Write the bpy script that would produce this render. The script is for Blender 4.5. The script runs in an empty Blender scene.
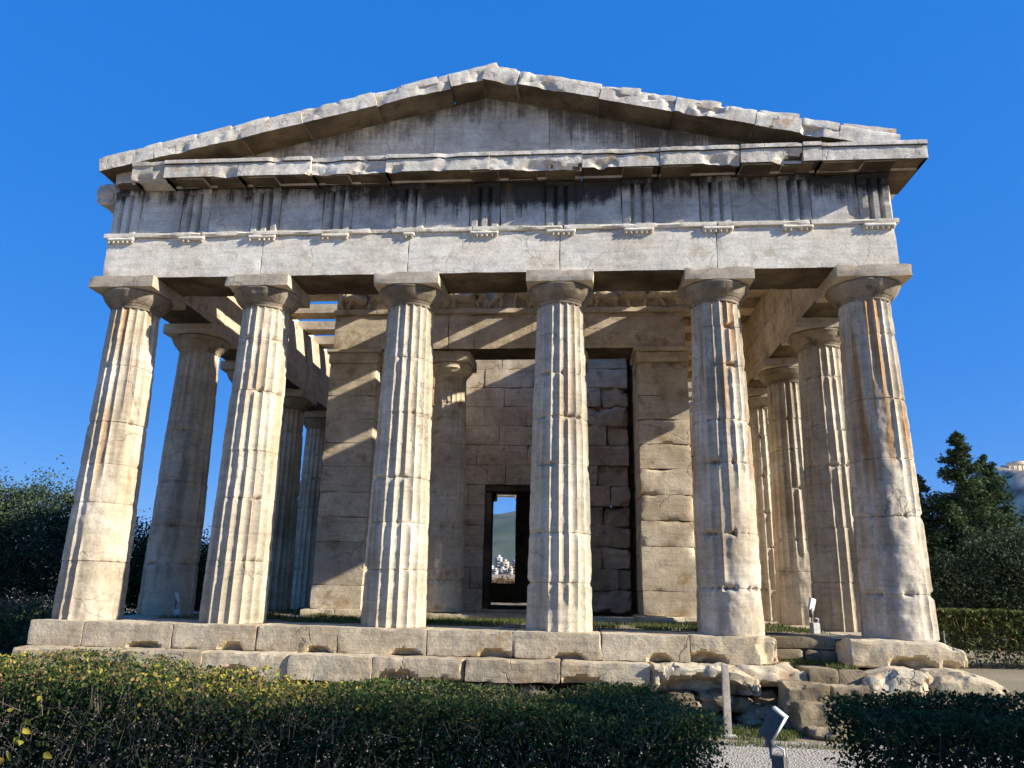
import bpy, math, random
import numpy as np
from mathutils import Matrix, Vector

S = bpy.context.scene
R = math.radians
# ------------------------------------------------------------------ camera
cam_d = bpy.data.cameras.new("camera"); cam = bpy.data.objects.new("camera", cam_d)
S.collection.objects.link(cam)
cam_d.sensor_width = 36.0; cam_d.lens = 763.33 / 1024 * 36
cam_d.clip_start = 0.05; cam_d.clip_end = 30000
YAW, PITCH, ROLL = -0.0874046, 0.2656454, 0.0203421
_f = Vector((math.sin(YAW) * math.cos(PITCH), math.cos(YAW) * math.cos(PITCH), math.sin(PITCH)))
_r = Vector((math.cos(YAW), -math.sin(YAW), 0)); _u = _r.cross(_f)
_c, _s = math.cos(ROLL), math.sin(ROLL)
_r2 = _c * _r + _s * _u; _u2 = -_s * _r + _c * _u
M = Matrix((( _r2.x, _u2.x, -_f.x, 1.561), (_r2.y, _u2.y, -_f.y, -12.248), (_r2.z, _u2.z, -_f.z, 0.555), (0, 0, 0, 1)))
cam.matrix_world = M
S.camera = cam
# ------------------------------------------------------------------ light
SUN_AZ, SUN_EL = 75.5, 25.2         # degrees from the facade's normal towards the right, and above the horizon
w = bpy.data.worlds.new("World"); S.world = w; w.use_nodes = True
nt = w.node_tree; nt.nodes.clear()
sky = nt.nodes.new("ShaderNodeTexSky"); sky.sky_type = 'NISHITA'; sky.sun_disc = False
sky.sun_elevation = R(SUN_EL); sky.sun_rotation = R(180 - SUN_AZ)
sky.air_density = 1.0; sky.dust_density = 0.0; sky.ozone_density = 3.0; sky.altitude = 100
hs = nt.nodes.new("ShaderNodeHueSaturation"); hs.inputs['Saturation'].default_value = 1.25; hs.inputs['Value'].default_value = 1.0
bg = nt.nodes.new("ShaderNodeBackground"); bg.inputs['Strength'].default_value = 0.07
wo = nt.nodes.new("ShaderNodeOutputWorld")
nt.links.new(sky.outputs[0], hs.inputs['Color']); mxs = nt.nodes.new("ShaderNodeMix"); mxs.data_type = 'RGBA'; mxs.inputs[0].default_value = .66; mxs.inputs[7].default_value = (.07, 1.85, 7.2, 1)
nt.links.new(hs.outputs[0], mxs.inputs[6]); nt.links.new(mxs.outputs[2], bg.inputs[0]); nt.links.new(bg.outputs[0], wo.inputs[0])
sd = bpy.data.lights.new("sun", 'SUN'); sd.energy = 5.0; sd.angle = R(0.5); sd.color = (1.0, 0.955, 0.86)
sun = bpy.data.objects.new("sun", sd); S.collection.objects.link(sun)
_sv = Vector((math.sin(R(SUN_AZ)) * math.cos(R(SUN_EL)), -math.cos(R(SUN_AZ)) * math.cos(R(SUN_EL)), math.sin(R(SUN_EL))))
sun.rotation_euler = _sv.to_track_quat('Z', 'Y').to_euler()
S.view_settings.view_transform = 'Standard'; S.view_settings.look = 'None'
S.view_settings.gamma = 1; S.view_settings.exposure = 0.9
S.view_settings.use_curve_mapping = False

# ------------------------------------------------------------------ noise
def _hash(ix, iy, iz, seed):
    h = (ix.astype(np.uint32) * np.uint32(374761393) + iy.astype(np.uint32) * np.uint32(668265263)
         + iz.astype(np.uint32) * np.uint32(2147483647) + np.uint32((seed * 974634777) & 0xffffffff))
    h = (h ^ (h >> np.uint32(13))) * np.uint32(1274126177)
    h = (h ^ (h >> np.uint32(16))) * np.uint32(2246822519)
    return ((h ^ (h >> np.uint32(15))) & np.uint32(0xffffff)).astype(np.float64) / 0xffffff
def vn(P, seed=0):
    P = np.asarray(P, float)
    f0 = np.floor(P); t = P - f0; t = t * t * (3 - 2 * t)
    i = f0.astype(np.int64)
    o = 0
    for dx in (0, 1):
        wx = t[:, 0] if dx else 1 - t[:, 0]
        for dy in (0, 1):
            wy = t[:, 1] if dy else 1 - t[:, 1]
            for dz in (0, 1):
                wz = t[:, 2] if dz else 1 - t[:, 2]
                o = o + wx * wy * wz * _hash(i[:, 0] + dx, i[:, 1] + dy, i[:, 2] + dz, seed)
    return o
def fbm(P, seed=0, octv=4):
    P = np.asarray(P, float); a, s, o = 1.0, 0.0, 0
    for k in range(octv):
        o = o + a * vn(P * 2 ** k + 17.3 * k, seed + k); s += a; a *= .5
    return o / s

_ROT = np.array([[.62, -.53, .58], [.70, .71, -.10], [-.36, .46, .81]])
def facet(P, seed=0):
    "broken-stone noise: values on a lattice joined by flat tetrahedra, so that the surface has planes and creases; 0 to 1"
    P = np.asarray(P, float) @ _ROT.T; f0 = np.floor(P); t = P - f0; i = f0.astype(np.int64); n = np.arange(len(P))
    o = np.argsort(-t, axis=1); ts = np.take_along_axis(t, o, 1); c = i.copy(); v = _hash(c[:, 0], c[:, 1], c[:, 2], seed); out = v * (1 - ts[:, 0])
    for k in range(3):
        c = c.copy(); c[n, o[:, k]] += 1; v = _hash(c[:, 0], c[:, 1], c[:, 2], seed)
        out = out + v * (ts[:, k] - (ts[:, k + 1] if k < 2 else 0))
    return out
def frac(P, seed=0): return .62 * facet(P, seed) + .26 * facet(P * 2.3 + 7, seed + 50) + .12 * vn(P * 4, seed)

# ------------------------------------------------------------------ object helpers
COL = S.collection
def mesh(name, V, F, mat, smooth=False, tone=None, midx=None, sharp=None):
    V = np.asarray(V, np.float32); me = bpy.data.meshes.new(name)
    if isinstance(F, np.ndarray):
        n, k = F.shape
        me.vertices.add(len(V)); me.vertices.foreach_set('co', V.ravel())
        me.loops.add(n * k); me.loops.foreach_set('vertex_index', F.astype(np.int32).ravel())
        me.polygons.add(n); me.polygons.foreach_set('loop_start', np.arange(0, n * k, k, dtype=np.int32))
        me.polygons.foreach_set('loop_total', np.full(n, k, np.int32))
        me.update(calc_edges=True)
    else:
        me.from_pydata([tuple(map(float, v)) for v in V], [], [tuple(map(int, f)) for f in F])
    for m in (mat if isinstance(mat, (list, tuple)) else [mat]): me.materials.append(m)
    if midx is not None: me.polygons.foreach_set('material_index', np.asarray(midx, np.int32))
    if tone is not None:
        a = me.attributes.new('tone', 'FLOAT', 'POINT'); a.data.foreach_set('value', np.asarray(tone, np.float32))
    if smooth:
        me.polygons.foreach_set('use_smooth', np.ones(len(me.polygons), bool))
        if sharp: me.set_sharp_from_angle(angle=R(sharp))
    me.update()
    return me
def obj(name, me, parent=None, loc=None, rz=0):
    o = bpy.data.objects.new(name, me); COL.objects.link(o)
    if parent: o.parent = parent
    if loc is not None: o.location = loc
    if rz: o.rotation_euler = (0, 0, rz)
    return o
def tag(o, label, cat, group=None):
    o['label'] = label; o['category'] = cat
    if group: o['group'] = group
    return o
def thing(name, label, cat, loc=(0, 0, 0), rz=0, group=None):
    return tag(obj(name, None, None, loc, rz), label, cat, group)
def kind(o, k): o['kind'] = k; return o
def copy_tree(o, parent=None):
    c = o.copy(); COL.objects.link(c)
    if parent: c.parent = parent
    for ch in list(o.children): copy_tree(ch, c)
    return c
class MB:
    "collects pieces (verts, quads) into one mesh"
    def __init__(s): s.V = []; s.F = []; s.T = []; s.n = 0; s.I = []
    def add(s, V, F, tone=0.0, mi=0):
        V = np.asarray(V, float); F = np.asarray(F, int)
        s.V.append(V); s.F.append(F + s.n); s.T.append(np.full(len(V), tone)); s.I.append(np.full(len(F), mi)); s.n += len(V)
    def build(s, name, mat, parent=None, loc=None, smooth=False, sharp=None, rz=0):
        return obj(name, mesh(name, np.vstack(s.V), np.vstack(s.F), mat, smooth, np.concatenate(s.T), np.concatenate(s.I), sharp), parent, loc, rz)
def box(x0, x1, y0, y1, z0, z1):
    V = [(x, y, z) for z in (z0, z1) for y in (y0, y1) for x in (x0, x1)]
    return np.array(V, float), np.array([(0, 2, 3, 1), (4, 5, 7, 6), (0, 1, 5, 4), (2, 6, 7, 3), (0, 4, 6, 2), (1, 3, 7, 5)])
def tube(pts, rad, n=8):
    pts = np.asarray(pts, float); rad = np.broadcast_to(rad, len(pts)); V = []; F = []
    for i, p in enumerate(pts):
        d = pts[min(i + 1, len(pts) - 1)] - pts[max(i - 1, 0)]; d = d / (np.linalg.norm(d) + 1e-9)
        a = np.cross(d, (0, 0, 1) if abs(d[2]) < .9 else (1, 0, 0)); a /= np.linalg.norm(a); b = np.cross(d, a)
        for k in range(n):
            t = 2 * math.pi * k / n; V.append(p + rad[i] * (math.cos(t) * a + math.sin(t) * b))
    for i in range(len(pts) - 1):
        for k in range(n):
            F.append((i * n + k, i * n + (k + 1) % n, (i + 1) * n + (k + 1) % n, (i + 1) * n + k))
    for e in (0, len(pts) - 1):                                  # end caps as quads
        for k in range(1, n - 2, 2): F.append((e * n, e * n + k, e * n + k + 1, e * n + (k + 2) % n))
    return np.array(V), np.array(F)
_gridcache = {}
def boxgrid(nx, ny, nz):
    key = (nx, ny, nz)
    if key in _gridcache: return _gridcache[key]
    V = {}; L = []; F = []
    def vid(i, j, k):
        t = (i, j, k)
        if t not in V: V[t] = len(L); L.append(t)
        return V[t]
    for k, kk in ((0, 0), (nz, 1)):
        for i in range(nx):
            for j in range(ny):
                q = [vid(i, j, k), vid(i + 1, j, k), vid(i + 1, j + 1, k), vid(i, j + 1, k)]; F.append(q if kk else q[::-1])
    for j, jj in ((0, 0), (ny, 1)):
        for i in range(nx):
            for k in range(nz):
                q = [vid(i, j, k), vid(i + 1, j, k), vid(i + 1, j, k + 1), vid(i, j, k + 1)]; F.append(q[::-1] if jj else q)
    for i, ii in ((0, 0), (nx, 1)):
        for j in range(ny):
            for k in range(nz):
                q = [vid(i, j, k), vid(i, j + 1, k), vid(i, j + 1, k + 1), vid(i, j, k + 1)]; F.append(q if ii else q[::-1])
    r = (np.array(L, float) / np.array([nx, ny, nz]), np.array(F)); _gridcache[key] = r
    return r
def stone(x0, x1, y0, y1, z0, z1, cell=.08, r=.012, chip=.05, amp=.006, seed=0, gouge=()):
    "a worn stone block: edges rounded by an uneven radius, faces slightly uneven; gouge = (x, y, z, radius, depth) pushed in"
    n = [max(1, min(72, int(round(abs(b - a) / cell)))) for a, b in ((x0, x1), (y0, y1), (z0, z1))]
    U, F = boxgrid(*n)
    lo = np.array([x0, y0, z0]); hi = np.array([x1, y1, z1]); c = (lo + hi) / 2; h = (hi - lo) / 2
    # squeeze the first rows towards the edges so that the rounding shows
    P = lo + U * (hi - lo); q = P - c
    off = seed * 3.71
    cf = frac(P * 3.2 + off, seed) if cell < .09 and chip >= .03 else fbm(P * 2.2 + off, seed, 4)
    rv = r + chip * np.clip((cf - .52) * 4, 0, 1.8)
    rv = np.minimum(rv, h.min() * .9)
    inner = np.clip(q, -(h - rv[:, None]), h - rv[:, None]); d = q - inner; L = np.linalg.norm(d, axis=1)
    k = (np.abs(d) > 1e-6).sum(1) >= 2
    L = (np.abs(d) ** 1.2).sum(1) ** (1 / 1.2); q[k] = inner[k] + d[k] * (rv[k] / L[k])[:, None]
    P = c + q
    if amp:
        s = max(1.0, .25 / max(.04, min(hi - lo)))
        N = np.stack([fbm(P * 3.1 * min(s, 2.5) + off + 5 * a, seed + 11 * a, 4) - .5 for a in range(3)], 1)
        P = P + N * amp * (2 if amp < .02 else 1.2)
        if amp > .011:
            N2 = np.stack([(frac(P * 5 + off + 3 * a, seed + 7 * a) if cell < .09 else fbm(P * 11 + off + 3 * a, seed + 7 * a, 3)) - .5 for a in range(3)], 1); P = P + N2 * min(amp, .06) * 1.7
    for (gx, gy, gz, gr, gd) in gouge:
        t = np.linalg.norm((P - np.array([gx, gy, gz])) / np.array(gr), axis=1)
        t = t + (fbm(P * 7 + off, seed + 77, 3) - .5) * .7; P[:, 1] += gd * np.clip((1.15 - t) * 2.4, 0, 1)
    return P, F
def rot_xz(P, ang, c=(0, 0, 0)):
    c = np.array(c); Q = P - c; ca, sa = math.cos(ang), math.sin(ang)
    return np.stack([Q[:, 0] * ca - Q[:, 2] * sa, Q[:, 1], Q[:, 0] * sa + Q[:, 2] * ca], 1) + c

# ------------------------------------------------------------------ materials
class N:
    def __init__(s, name):
        s.m = bpy.data.materials.new(name); s.m.use_nodes = True; s.t = s.m.node_tree; s.t.nodes.clear()
        s.out = s.t.nodes.new("ShaderNodeOutputMaterial"); s.b = s.t.nodes.new("ShaderNodeBsdfPrincipled")
        s.t.links.new(s.b.outputs[0], s.out.inputs[0])
    def n(s, typ, **kw):
        x = s.t.nodes.new(typ)
        for k, v in kw.items(): setattr(x, k, v)
        return x
    def l(s, a, b): s.t.links.new(a, b)
    def val(s, sock, v):
        if hasattr(v, 'is_linked') or isinstance(v, bpy.types.NodeSocket): s.l(v, sock)
        else: sock.default_value = v
    def math(s, op, a, b=0.0, c=None, clamp=False):
        x = s.n("ShaderNodeMath", operation=op, use_clamp=clamp); s.val(x.inputs[0], a); s.val(x.inputs[1], b)
        if c is not None: s.val(x.inputs[2], c)
        return x.outputs[0]
    def mix(s, f, a, b, mode='MIX'):
        x = s.n("ShaderNodeMix", data_type='RGBA', blend_type=mode); s.val(x.inputs[0], f)
        for i, v in ((6, a), (7, b)):
            if isinstance(v, tuple): x.inputs[i].default_value = (*v, 1) if len(v) == 3 else v
            else: s.l(v, x.inputs[i])
        return x.outputs[2]
    def noise(s, vec, scale, detail=5, rough=.55):
        x = s.n("ShaderNodeTexNoise"); s.l(vec, x.inputs['Vector']); x.inputs['Scale'].default_value = scale
        x.inputs['Detail'].default_value = detail; x.inputs['Roughness'].default_value = rough
        return x.outputs[0]
    def ramp(s, v, a, b, lo=0.0, hi=1.0):
        x = s.n("ShaderNodeMapRange", clamp=True); x.interpolation_type = 'SMOOTHSTEP'
        s.val(x.inputs[0], v); x.inputs[1].default_value = a; x.inputs[2].default_value = b
        x.inputs[3].default_value = lo; x.inputs[4].default_value = hi
        return x.outputs[0]
    def scalev(s, vec, sc):
        x = s.n("ShaderNodeVectorMath", operation='MULTIPLY'); s.l(vec, x.inputs[0]); x.inputs[1].default_value = sc
        return x.outputs[0]
def stone_mat(name, c1, c2, dark=(.09, .075, .06), orange=None, streak=0.0, pits=.5, crust=None, crack=.5, bump=.5, fine=1.0):
    if not crust: c1, c2 = [(c[0], c[1] * .98, c[2] * .925) for c in (c1, c2)]      # honey patina
    m = N(name)
    tc = m.n("ShaderNodeTexCoord").outputs['Object']
    oi = m.n("ShaderNodeObjectInfo")
    ad = m.n("ShaderNodeVectorMath", operation='ADD'); m.l(tc, ad.inputs[0])
    rv = m.n("ShaderNodeCombineXYZ")
    m.l(m.math('MULTIPLY', oi.outputs['Random'], 61.0), rv.inputs[0]); m.l(m.math('MULTIPLY', oi.outputs['Random'], 37.0), rv.inputs[1])
    m.l(rv.outputs[0], ad.inputs[1]); v = ad.outputs[0]
    big = m.noise(v, 1.1, 4); mid = m.noise(v, 5.0, 6, .6); fin = m.noise(v, 26.0 * fine, 8, .72); bed = m.noise(m.scalev(v, (1.3, 1.3, 13)), 1.0, 6, .62)
    col = m.mix(m.ramp(big, .35, .66), c1, c2)
    mul = m.math('MULTIPLY', m.ramp(mid, .25, .75, .84, 1.10), m.ramp(fin, .25, .75, .77, 1.16)); mul = m.math('MULTIPLY', mul, m.ramp(bed, .3, .55, .86, 1.04))
    at = m.n("ShaderNodeAttribute", attribute_name='tone')
    mul = m.math('MULTIPLY', mul, m.math('ADD', 1.0, at.outputs['Fac']))
    if streak:
        sz0 = m.n("ShaderNodeSeparateXYZ"); m.l(tc, sz0.inputs[0])
        st = m.noise(m.scalev(v, (7, 7, .45)), 1.0, 5, .6)
        st2 = m.noise(m.scalev(v, (3, 3, .3)), 1.0, 3)
        col = m.mix(m.math('MULTIPLY', m.math('MULTIPLY', m.ramp(st, .50, .64), m.ramp(m.math('ADD', sz0.outputs[2], m.math('MULTIPLY', m.noise(v, 1.3, 3), 2.2)), 2.4, 4.2, .12, 1.0)), streak), col, orange or (.42, .21, .08))
        mul = m.math('MULTIPLY', mul, m.ramp(st2, .30, .5, .58, 1.0))
    elif orange:
        st = m.noise(v, 2.3, 6, .65)
        col = m.mix(m.math('MULTIPLY', m.ramp(st, .54, .68), .7), col, orange)
    # veins and hairline cracks
    wv = m.n("ShaderNodeVectorMath", operation='ADD'); m.l(v, wv.inputs[0])
    nz = m.n("ShaderNodeTexNoise"); m.l(v, nz.inputs['Vector']); nz.inputs['Scale'].default_value = 1.6; nz.inputs['Detail'].default_value = 5
    m.l(m.scalev(nz.outputs[1], (.9, .9, .9)), wv.inputs[1])
    vo = m.n("ShaderNodeTexVoronoi", feature='DISTANCE_TO_EDGE'); m.l(wv.outputs[0], vo.inputs['Vector']); vo.inputs['Scale'].default_value = .9
    ck = m.math('MULTIPLY', m.ramp(vo.outputs[0], .002, .014, 1, 0), m.ramp(m.noise(v, .8, 3), .48, .6))
    ck = m.math('MULTIPLY', ck, crack)
    pt = m.math('MULTIPLY', m.ramp(m.noise(v, 13.0, 8, .7), .60, .74), pits)
    dk = m.math('MAXIMUM', ck, pt)
    col = m.mix(m.math('MULTIPLY', dk, .75), col, dark)
    if crust:
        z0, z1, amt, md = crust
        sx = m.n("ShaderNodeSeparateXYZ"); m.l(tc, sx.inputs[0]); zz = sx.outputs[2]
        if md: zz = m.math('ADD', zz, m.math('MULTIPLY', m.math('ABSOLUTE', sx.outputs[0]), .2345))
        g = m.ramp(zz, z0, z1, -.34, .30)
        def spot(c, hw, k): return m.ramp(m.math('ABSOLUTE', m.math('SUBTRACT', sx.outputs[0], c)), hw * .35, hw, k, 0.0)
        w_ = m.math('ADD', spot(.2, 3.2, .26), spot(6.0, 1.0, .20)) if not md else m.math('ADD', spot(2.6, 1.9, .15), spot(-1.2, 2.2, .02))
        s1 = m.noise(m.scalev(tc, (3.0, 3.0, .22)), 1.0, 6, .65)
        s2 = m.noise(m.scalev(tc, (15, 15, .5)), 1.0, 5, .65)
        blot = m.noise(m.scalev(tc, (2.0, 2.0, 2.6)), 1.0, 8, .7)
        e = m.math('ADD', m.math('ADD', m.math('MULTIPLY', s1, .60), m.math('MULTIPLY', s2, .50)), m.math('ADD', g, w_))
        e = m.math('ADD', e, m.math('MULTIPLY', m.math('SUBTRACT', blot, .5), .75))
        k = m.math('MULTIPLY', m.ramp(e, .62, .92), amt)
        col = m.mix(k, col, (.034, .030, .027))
        k2 = m.math('MULTIPLY', m.ramp(m.noise(m.scalev(tc, (4, 4, .3)), 1.0, 5, .6), .55, .72), .45)
        col = m.mix(k2, col, (.30, .20, .11))
    cc = m.n("ShaderNodeVectorMath", operation='SCALE'); m.l(col, cc.inputs[0]); m.l(mul, cc.inputs['Scale'])
    m.l(cc.outputs[0], m.b.inputs['Base Color'])
    m.b.inputs['Roughness'].default_value = .88; m.b.inputs['Specular IOR Level'].default_value = .2
    h = m.math('ADD', m.math('MULTIPLY', mid, .6), m.math('MULTIPLY', fin, .35))
    h = m.math('SUBTRACT', m.math('ADD', h, m.math('MULTIPLY', bed, .45)), m.math('MULTIPLY', dk, .5))
    bp = m.n("ShaderNodeBump"); bp.inputs['Strength'].default_value = bump; bp.inputs['Distance'].default_value = .03
    m.l(h, bp.inputs['Height']); m.l(bp.outputs[0], m.b.inputs['Normal'])
    return m.m
def plain(name, c, rough=.6, metal=0.0, var=.15, scale=8, bump=0.0):
    m = N(name); tc = m.n("ShaderNodeTexCoord").outputs['Object']; n = m.noise(tc, scale, 5)
    d = tuple(x * (1 - var) for x in c); e = tuple(min(1, x * (1 + var)) for x in c)
    m.l(m.mix(m.ramp(n, .3, .7), d, e), m.b.inputs['Base Color'])
    m.b.inputs['Roughness'].default_value = rough; m.b.inputs['Metallic'].default_value = metal
    if bump:
        bp = m.n("ShaderNodeBump"); bp.inputs['Strength'].default_value = bump; m.l(n, bp.inputs['Height']); m.l(bp.outputs[0], m.b.inputs['Normal'])
    return m.m
def leaf_mat(name, stops, rough=.75, trans=.25):
    m = N(name); g = m.n("ShaderNodeNewGeometry"); cr = m.n("ShaderNodeValToRGB"); cr.color_ramp.interpolation = 'LINEAR'
    els = cr.color_ramp.elements
    while len(els) < len(stops): els.new(.5)
    for e, (p, c) in zip(els, stops): e.position = p; e.color = (*c, 1)
    m.l(g.outputs['Random Per Island'], cr.inputs[0]); m.l(cr.outputs[0], m.b.inputs['Base Color'])
    m.b.inputs['Roughness'].default_value = rough; m.b.inputs['Specular IOR Level'].default_value = .12
    if trans:
        tr = m.n("ShaderNodeBsdfTranslucent"); m.l(cr.outputs[0], tr.inputs[0])
        mx = m.n("ShaderNodeMixShader"); mx.inputs[0].default_value = trans
        m.l(m.b.outputs[0], mx.inputs[1]); m.l(tr.outputs[0], mx.inputs[2]); m.l(mx.outputs[0], m.out.inputs[0])
    return m.m
M_COL = stone_mat("honey marble", (.47, .395, .29), (.60, .53, .42), orange=(.43, .27, .13), streak=.55, pits=.4, crack=.55, bump=.45)
M_COLW = stone_mat("streaked marble", (.46, .38, .275), (.62, .545, .44), orange=(.40, .215, .085), streak=.92, pits=.5, crack=.6, bump=.45)
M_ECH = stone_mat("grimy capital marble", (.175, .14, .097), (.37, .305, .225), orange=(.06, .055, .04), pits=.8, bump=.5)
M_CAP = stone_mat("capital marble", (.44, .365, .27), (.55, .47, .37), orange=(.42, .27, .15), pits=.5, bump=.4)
M_ARC = stone_mat("white marble", (.76, .675, .545), (.85, .785, .67), orange=(.58, .45, .32), pits=.4, crack=.35, bump=.35)
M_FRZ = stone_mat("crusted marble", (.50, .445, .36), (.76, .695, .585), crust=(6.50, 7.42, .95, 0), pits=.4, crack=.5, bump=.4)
M_TYM = stone_mat("stained marble", (.54, .485, .40), (.73, .67, .57), crust=(8.0, 9.3, .75, 1), pits=.3, crack=.4, bump=.35)
M_GEI = stone_mat("cornice marble", (.64, .57, .475), (.77, .71, .61), orange=(.50, .30, .15), pits=.65, crack=.5, bump=.6)
M_SOF = stone_mat("sooty shaded soffit", (.060, .046, .031), (.16, .122, .08), orange=(.08, .05, .027), pits=.7, crack=.3, bump=.5)  # soot brown, deepened by putting the underside shade into the colour
M_INN = stone_mat("brown marble", (.50, .40, .275), (.66, .55, .405), orange=(.32, .20, .09), pits=.45, crack=.7, bump=.5)
M_STP = stone_mat("step limestone", (.49, .395, .265), (.62, .525, .38), orange=(.42, .26, .12), pits=.9, crack=.8, bump=1.0)
M_POR = stone_mat("porous stone", (.20, .155, .095), (.36, .285, .185), orange=(.15, .115, .065), pits=1.0, crack=.6, bump=1.0, fine=1.3)

# ------------------------------------------------------------------ ground and terrain
def ground_mat():
    m = N("earth"); tc = m.n("ShaderNodeTexCoord").outputs['Object']
    a = m.noise(tc, .35, 6); b = m.noise(tc, 6.0, 8, .7); c = m.noise(tc, 40, 6, .7)
    col = m.mix(m.ramp(a, .4, .62), (.34, .265, .175), (.25, .205, .12))
    col = m.mix(m.ramp(b, .5, .7), col, (.26, .20, .13))
    cc = m.n("ShaderNodeVectorMath", operation='SCALE'); m.l(col, cc.inputs[0]); m.l(m.ramp(c, .3, .7, .75, 1.15), cc.inputs['Scale'])
    m.l(cc.outputs[0], m.b.inputs['Base Color']); m.b.inputs['Roughness'].default_value = .95
    bp = m.n("ShaderNodeBump"); bp.inputs['Strength'].default_value = .7; bp.inputs['Distance'].default_value = .05
    m.l(m.math('ADD', b, c), bp.inputs['Height']); m.l(bp.outputs[0], m.b.inputs['Normal'])
    return m.m
def gravel_mat():
    m = N("gravel"); tc = m.n("ShaderNodeTexCoord").outputs['Object']
    vo = m.n("ShaderNodeTexVoronoi"); m.l(tc, vo.inputs['Vector']); vo.inputs['Scale'].default_value = 42
    sp = m.n("ShaderNodeSeparateColor"); m.l(vo.outputs['Color'], sp.inputs[0])
    col = m.mix(sp.outputs[0], (.36, .30, .225), (.66, .58, .475))
    col = m.mix(m.ramp(m.noise(tc, 1.3, 5), .5, .66), col, (.38, .28, .17))
    dk = m.ramp(vo.outputs['Distance'], .3, .75, 1.0, .55)
    cc = m.n("ShaderNodeVectorMath", operation='SCALE'); m.l(col, cc.inputs[0]); m.l(dk, cc.inputs['Scale'])
    m.l(cc.outputs[0], m.b.inputs['Base Color']); m.b.inputs['Roughness'].default_value = .9
    bp = m.n("ShaderNodeBump"); bp.inputs['Strength'].default_value = .9; bp.inputs['Distance'].default_value = .02; bp.invert = True
    m.l(vo.outputs['Distance'], bp.inputs['Height']); m.l(bp.outputs[0], m.b.inputs['Normal'])
    return m.m
M_EARTH = ground_mat(); M_GRAVEL = gravel_mat()
def rise(y, x):
    "the land beyond the temple climbs gently towards the city"
    d = np.hypot(x, y)
    return np.where(y > 60, np.clip((d - 120) / 800, 0, None) * 22, 0)
def gridsheet(xs, ys, zf):
    X, Y = np.meshgrid(xs, ys); P = np.stack([X.ravel(), Y.ravel(), np.zeros(X.size)], 1); P[:, 2] = zf(P[:, 0], P[:, 1])
    nx, ny = len(xs), len(ys); i, j = np.meshgrid(np.arange(nx - 1), np.arange(ny - 1)); a = (j * nx + i).ravel()
    return P, np.stack([a, a + 1, a + nx + 1, a + nx], 1)
sx = np.unique(np.concatenate([np.linspace(-40, 40, 100), np.linspace(-400, 400, 40), np.linspace(-14000, 14000, 30)]))
sy = np.unique(np.concatenate([np.linspace(-30, 50, 100), np.linspace(-300, 900, 60), np.linspace(-6000, 15000, 30)]))
P, F = gridsheet(sx, sy, lambda x, y: -1.1 + .06 * (fbm(np.stack([x, y, x * 0], 1) * .6, 3) - .5) * (np.hypot(x, y) < 60) + rise(y, x))
kind(obj("ground", mesh("ground", P, F, M_EARTH, True)), 'structure')
P, F = gridsheet(np.linspace(-12, 14, 60), np.linspace(-16, -2.35, 40), lambda x, y: -1.062 + .03 * (fbm(np.stack([x, y, x * 0], 1) * 1.1, 9) - .5))
P[:, 1] += np.where(P[:, 1] > -2.4, .25 * (fbm(P * np.array([1.5, 0, 0]), 4) - .5), 0)
kind(obj("gravel_path", mesh("gravel_path", P, F, M_GRAVEL, True)), 'structure')

# far mountain
def mountain_mat():
    m = N("mountain scrub"); tc = m.n("ShaderNodeTexCoord").outputs['Object']
    n = m.noise(tc, .0022, 8, .65)
    col = m.mix(m.ramp(n, .38, .62), (.022, .046, .028), (.065, .078, .045)); m.l(col, m.b.inputs['Base Color']); m.b.inputs['Roughness'].default_value = 1
    return m.m
def ridge(x, y):
    t = np.clip((y - 4800) / 2600, 0, 1); t = t * t * (3 - 2 * t)
    n = fbm(np.stack([x / 1300, y / 900, x * 0], 1), 21, 6)
    top = 760 * np.exp(-((x + 500) / 3300) ** 2) + 40
    return -2 + t * top * (.72 + .42 * n) + 60 * (n - .5) * t
P, F = gridsheet(np.linspace(-8000, 7000, 170), np.linspace(4700, 7600, 60), ridge)
kind(obj("mountain", mesh("mountain", P, F, mountain_mat(), True)), 'structure')

# rocky citadel hill far right, with its retaining wall and gate house
def hill(x, y):
    d = np.hypot((x - 330) / 150, (y - 480) / 120); n = fbm(np.stack([x / 40, y / 40, x * 0], 1), 5, 5)
    s = np.clip(1.25 - d, 0, 1); s = s * s * (3 - 2 * s)
    return -2 + 82 * np.minimum(s * 1.25, 1) * (.86 + .14 * n) + 10 * (n - .5) * s
P, F = gridsheet(np.linspace(100, 560, 130), np.linspace(300, 660, 90), hill)
M_ROCK = plain("hill rock", (.42, .33, .22), .95, var=.6, scale=.09, bump=.6)
kind(obj("hill", mesh("hill", P, F, M_ROCK, True)), 'structure')
# ------------------------------------------------------------------ the temple
T = thing("temple", "weathered marble temple with fluted columns, bare triglyph frieze and a low triangular pediment", "temple", (0, 0, 0))
AX = [-6.29, -3.875, -1.29, 1.29, 3.875, 6.29]
FY = [0, 2.413] + [2.413 + 2.583 * k for k in range(1, 11)] + [2.413 * 2 + 2.583 * 10]
SH = 5.2

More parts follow.
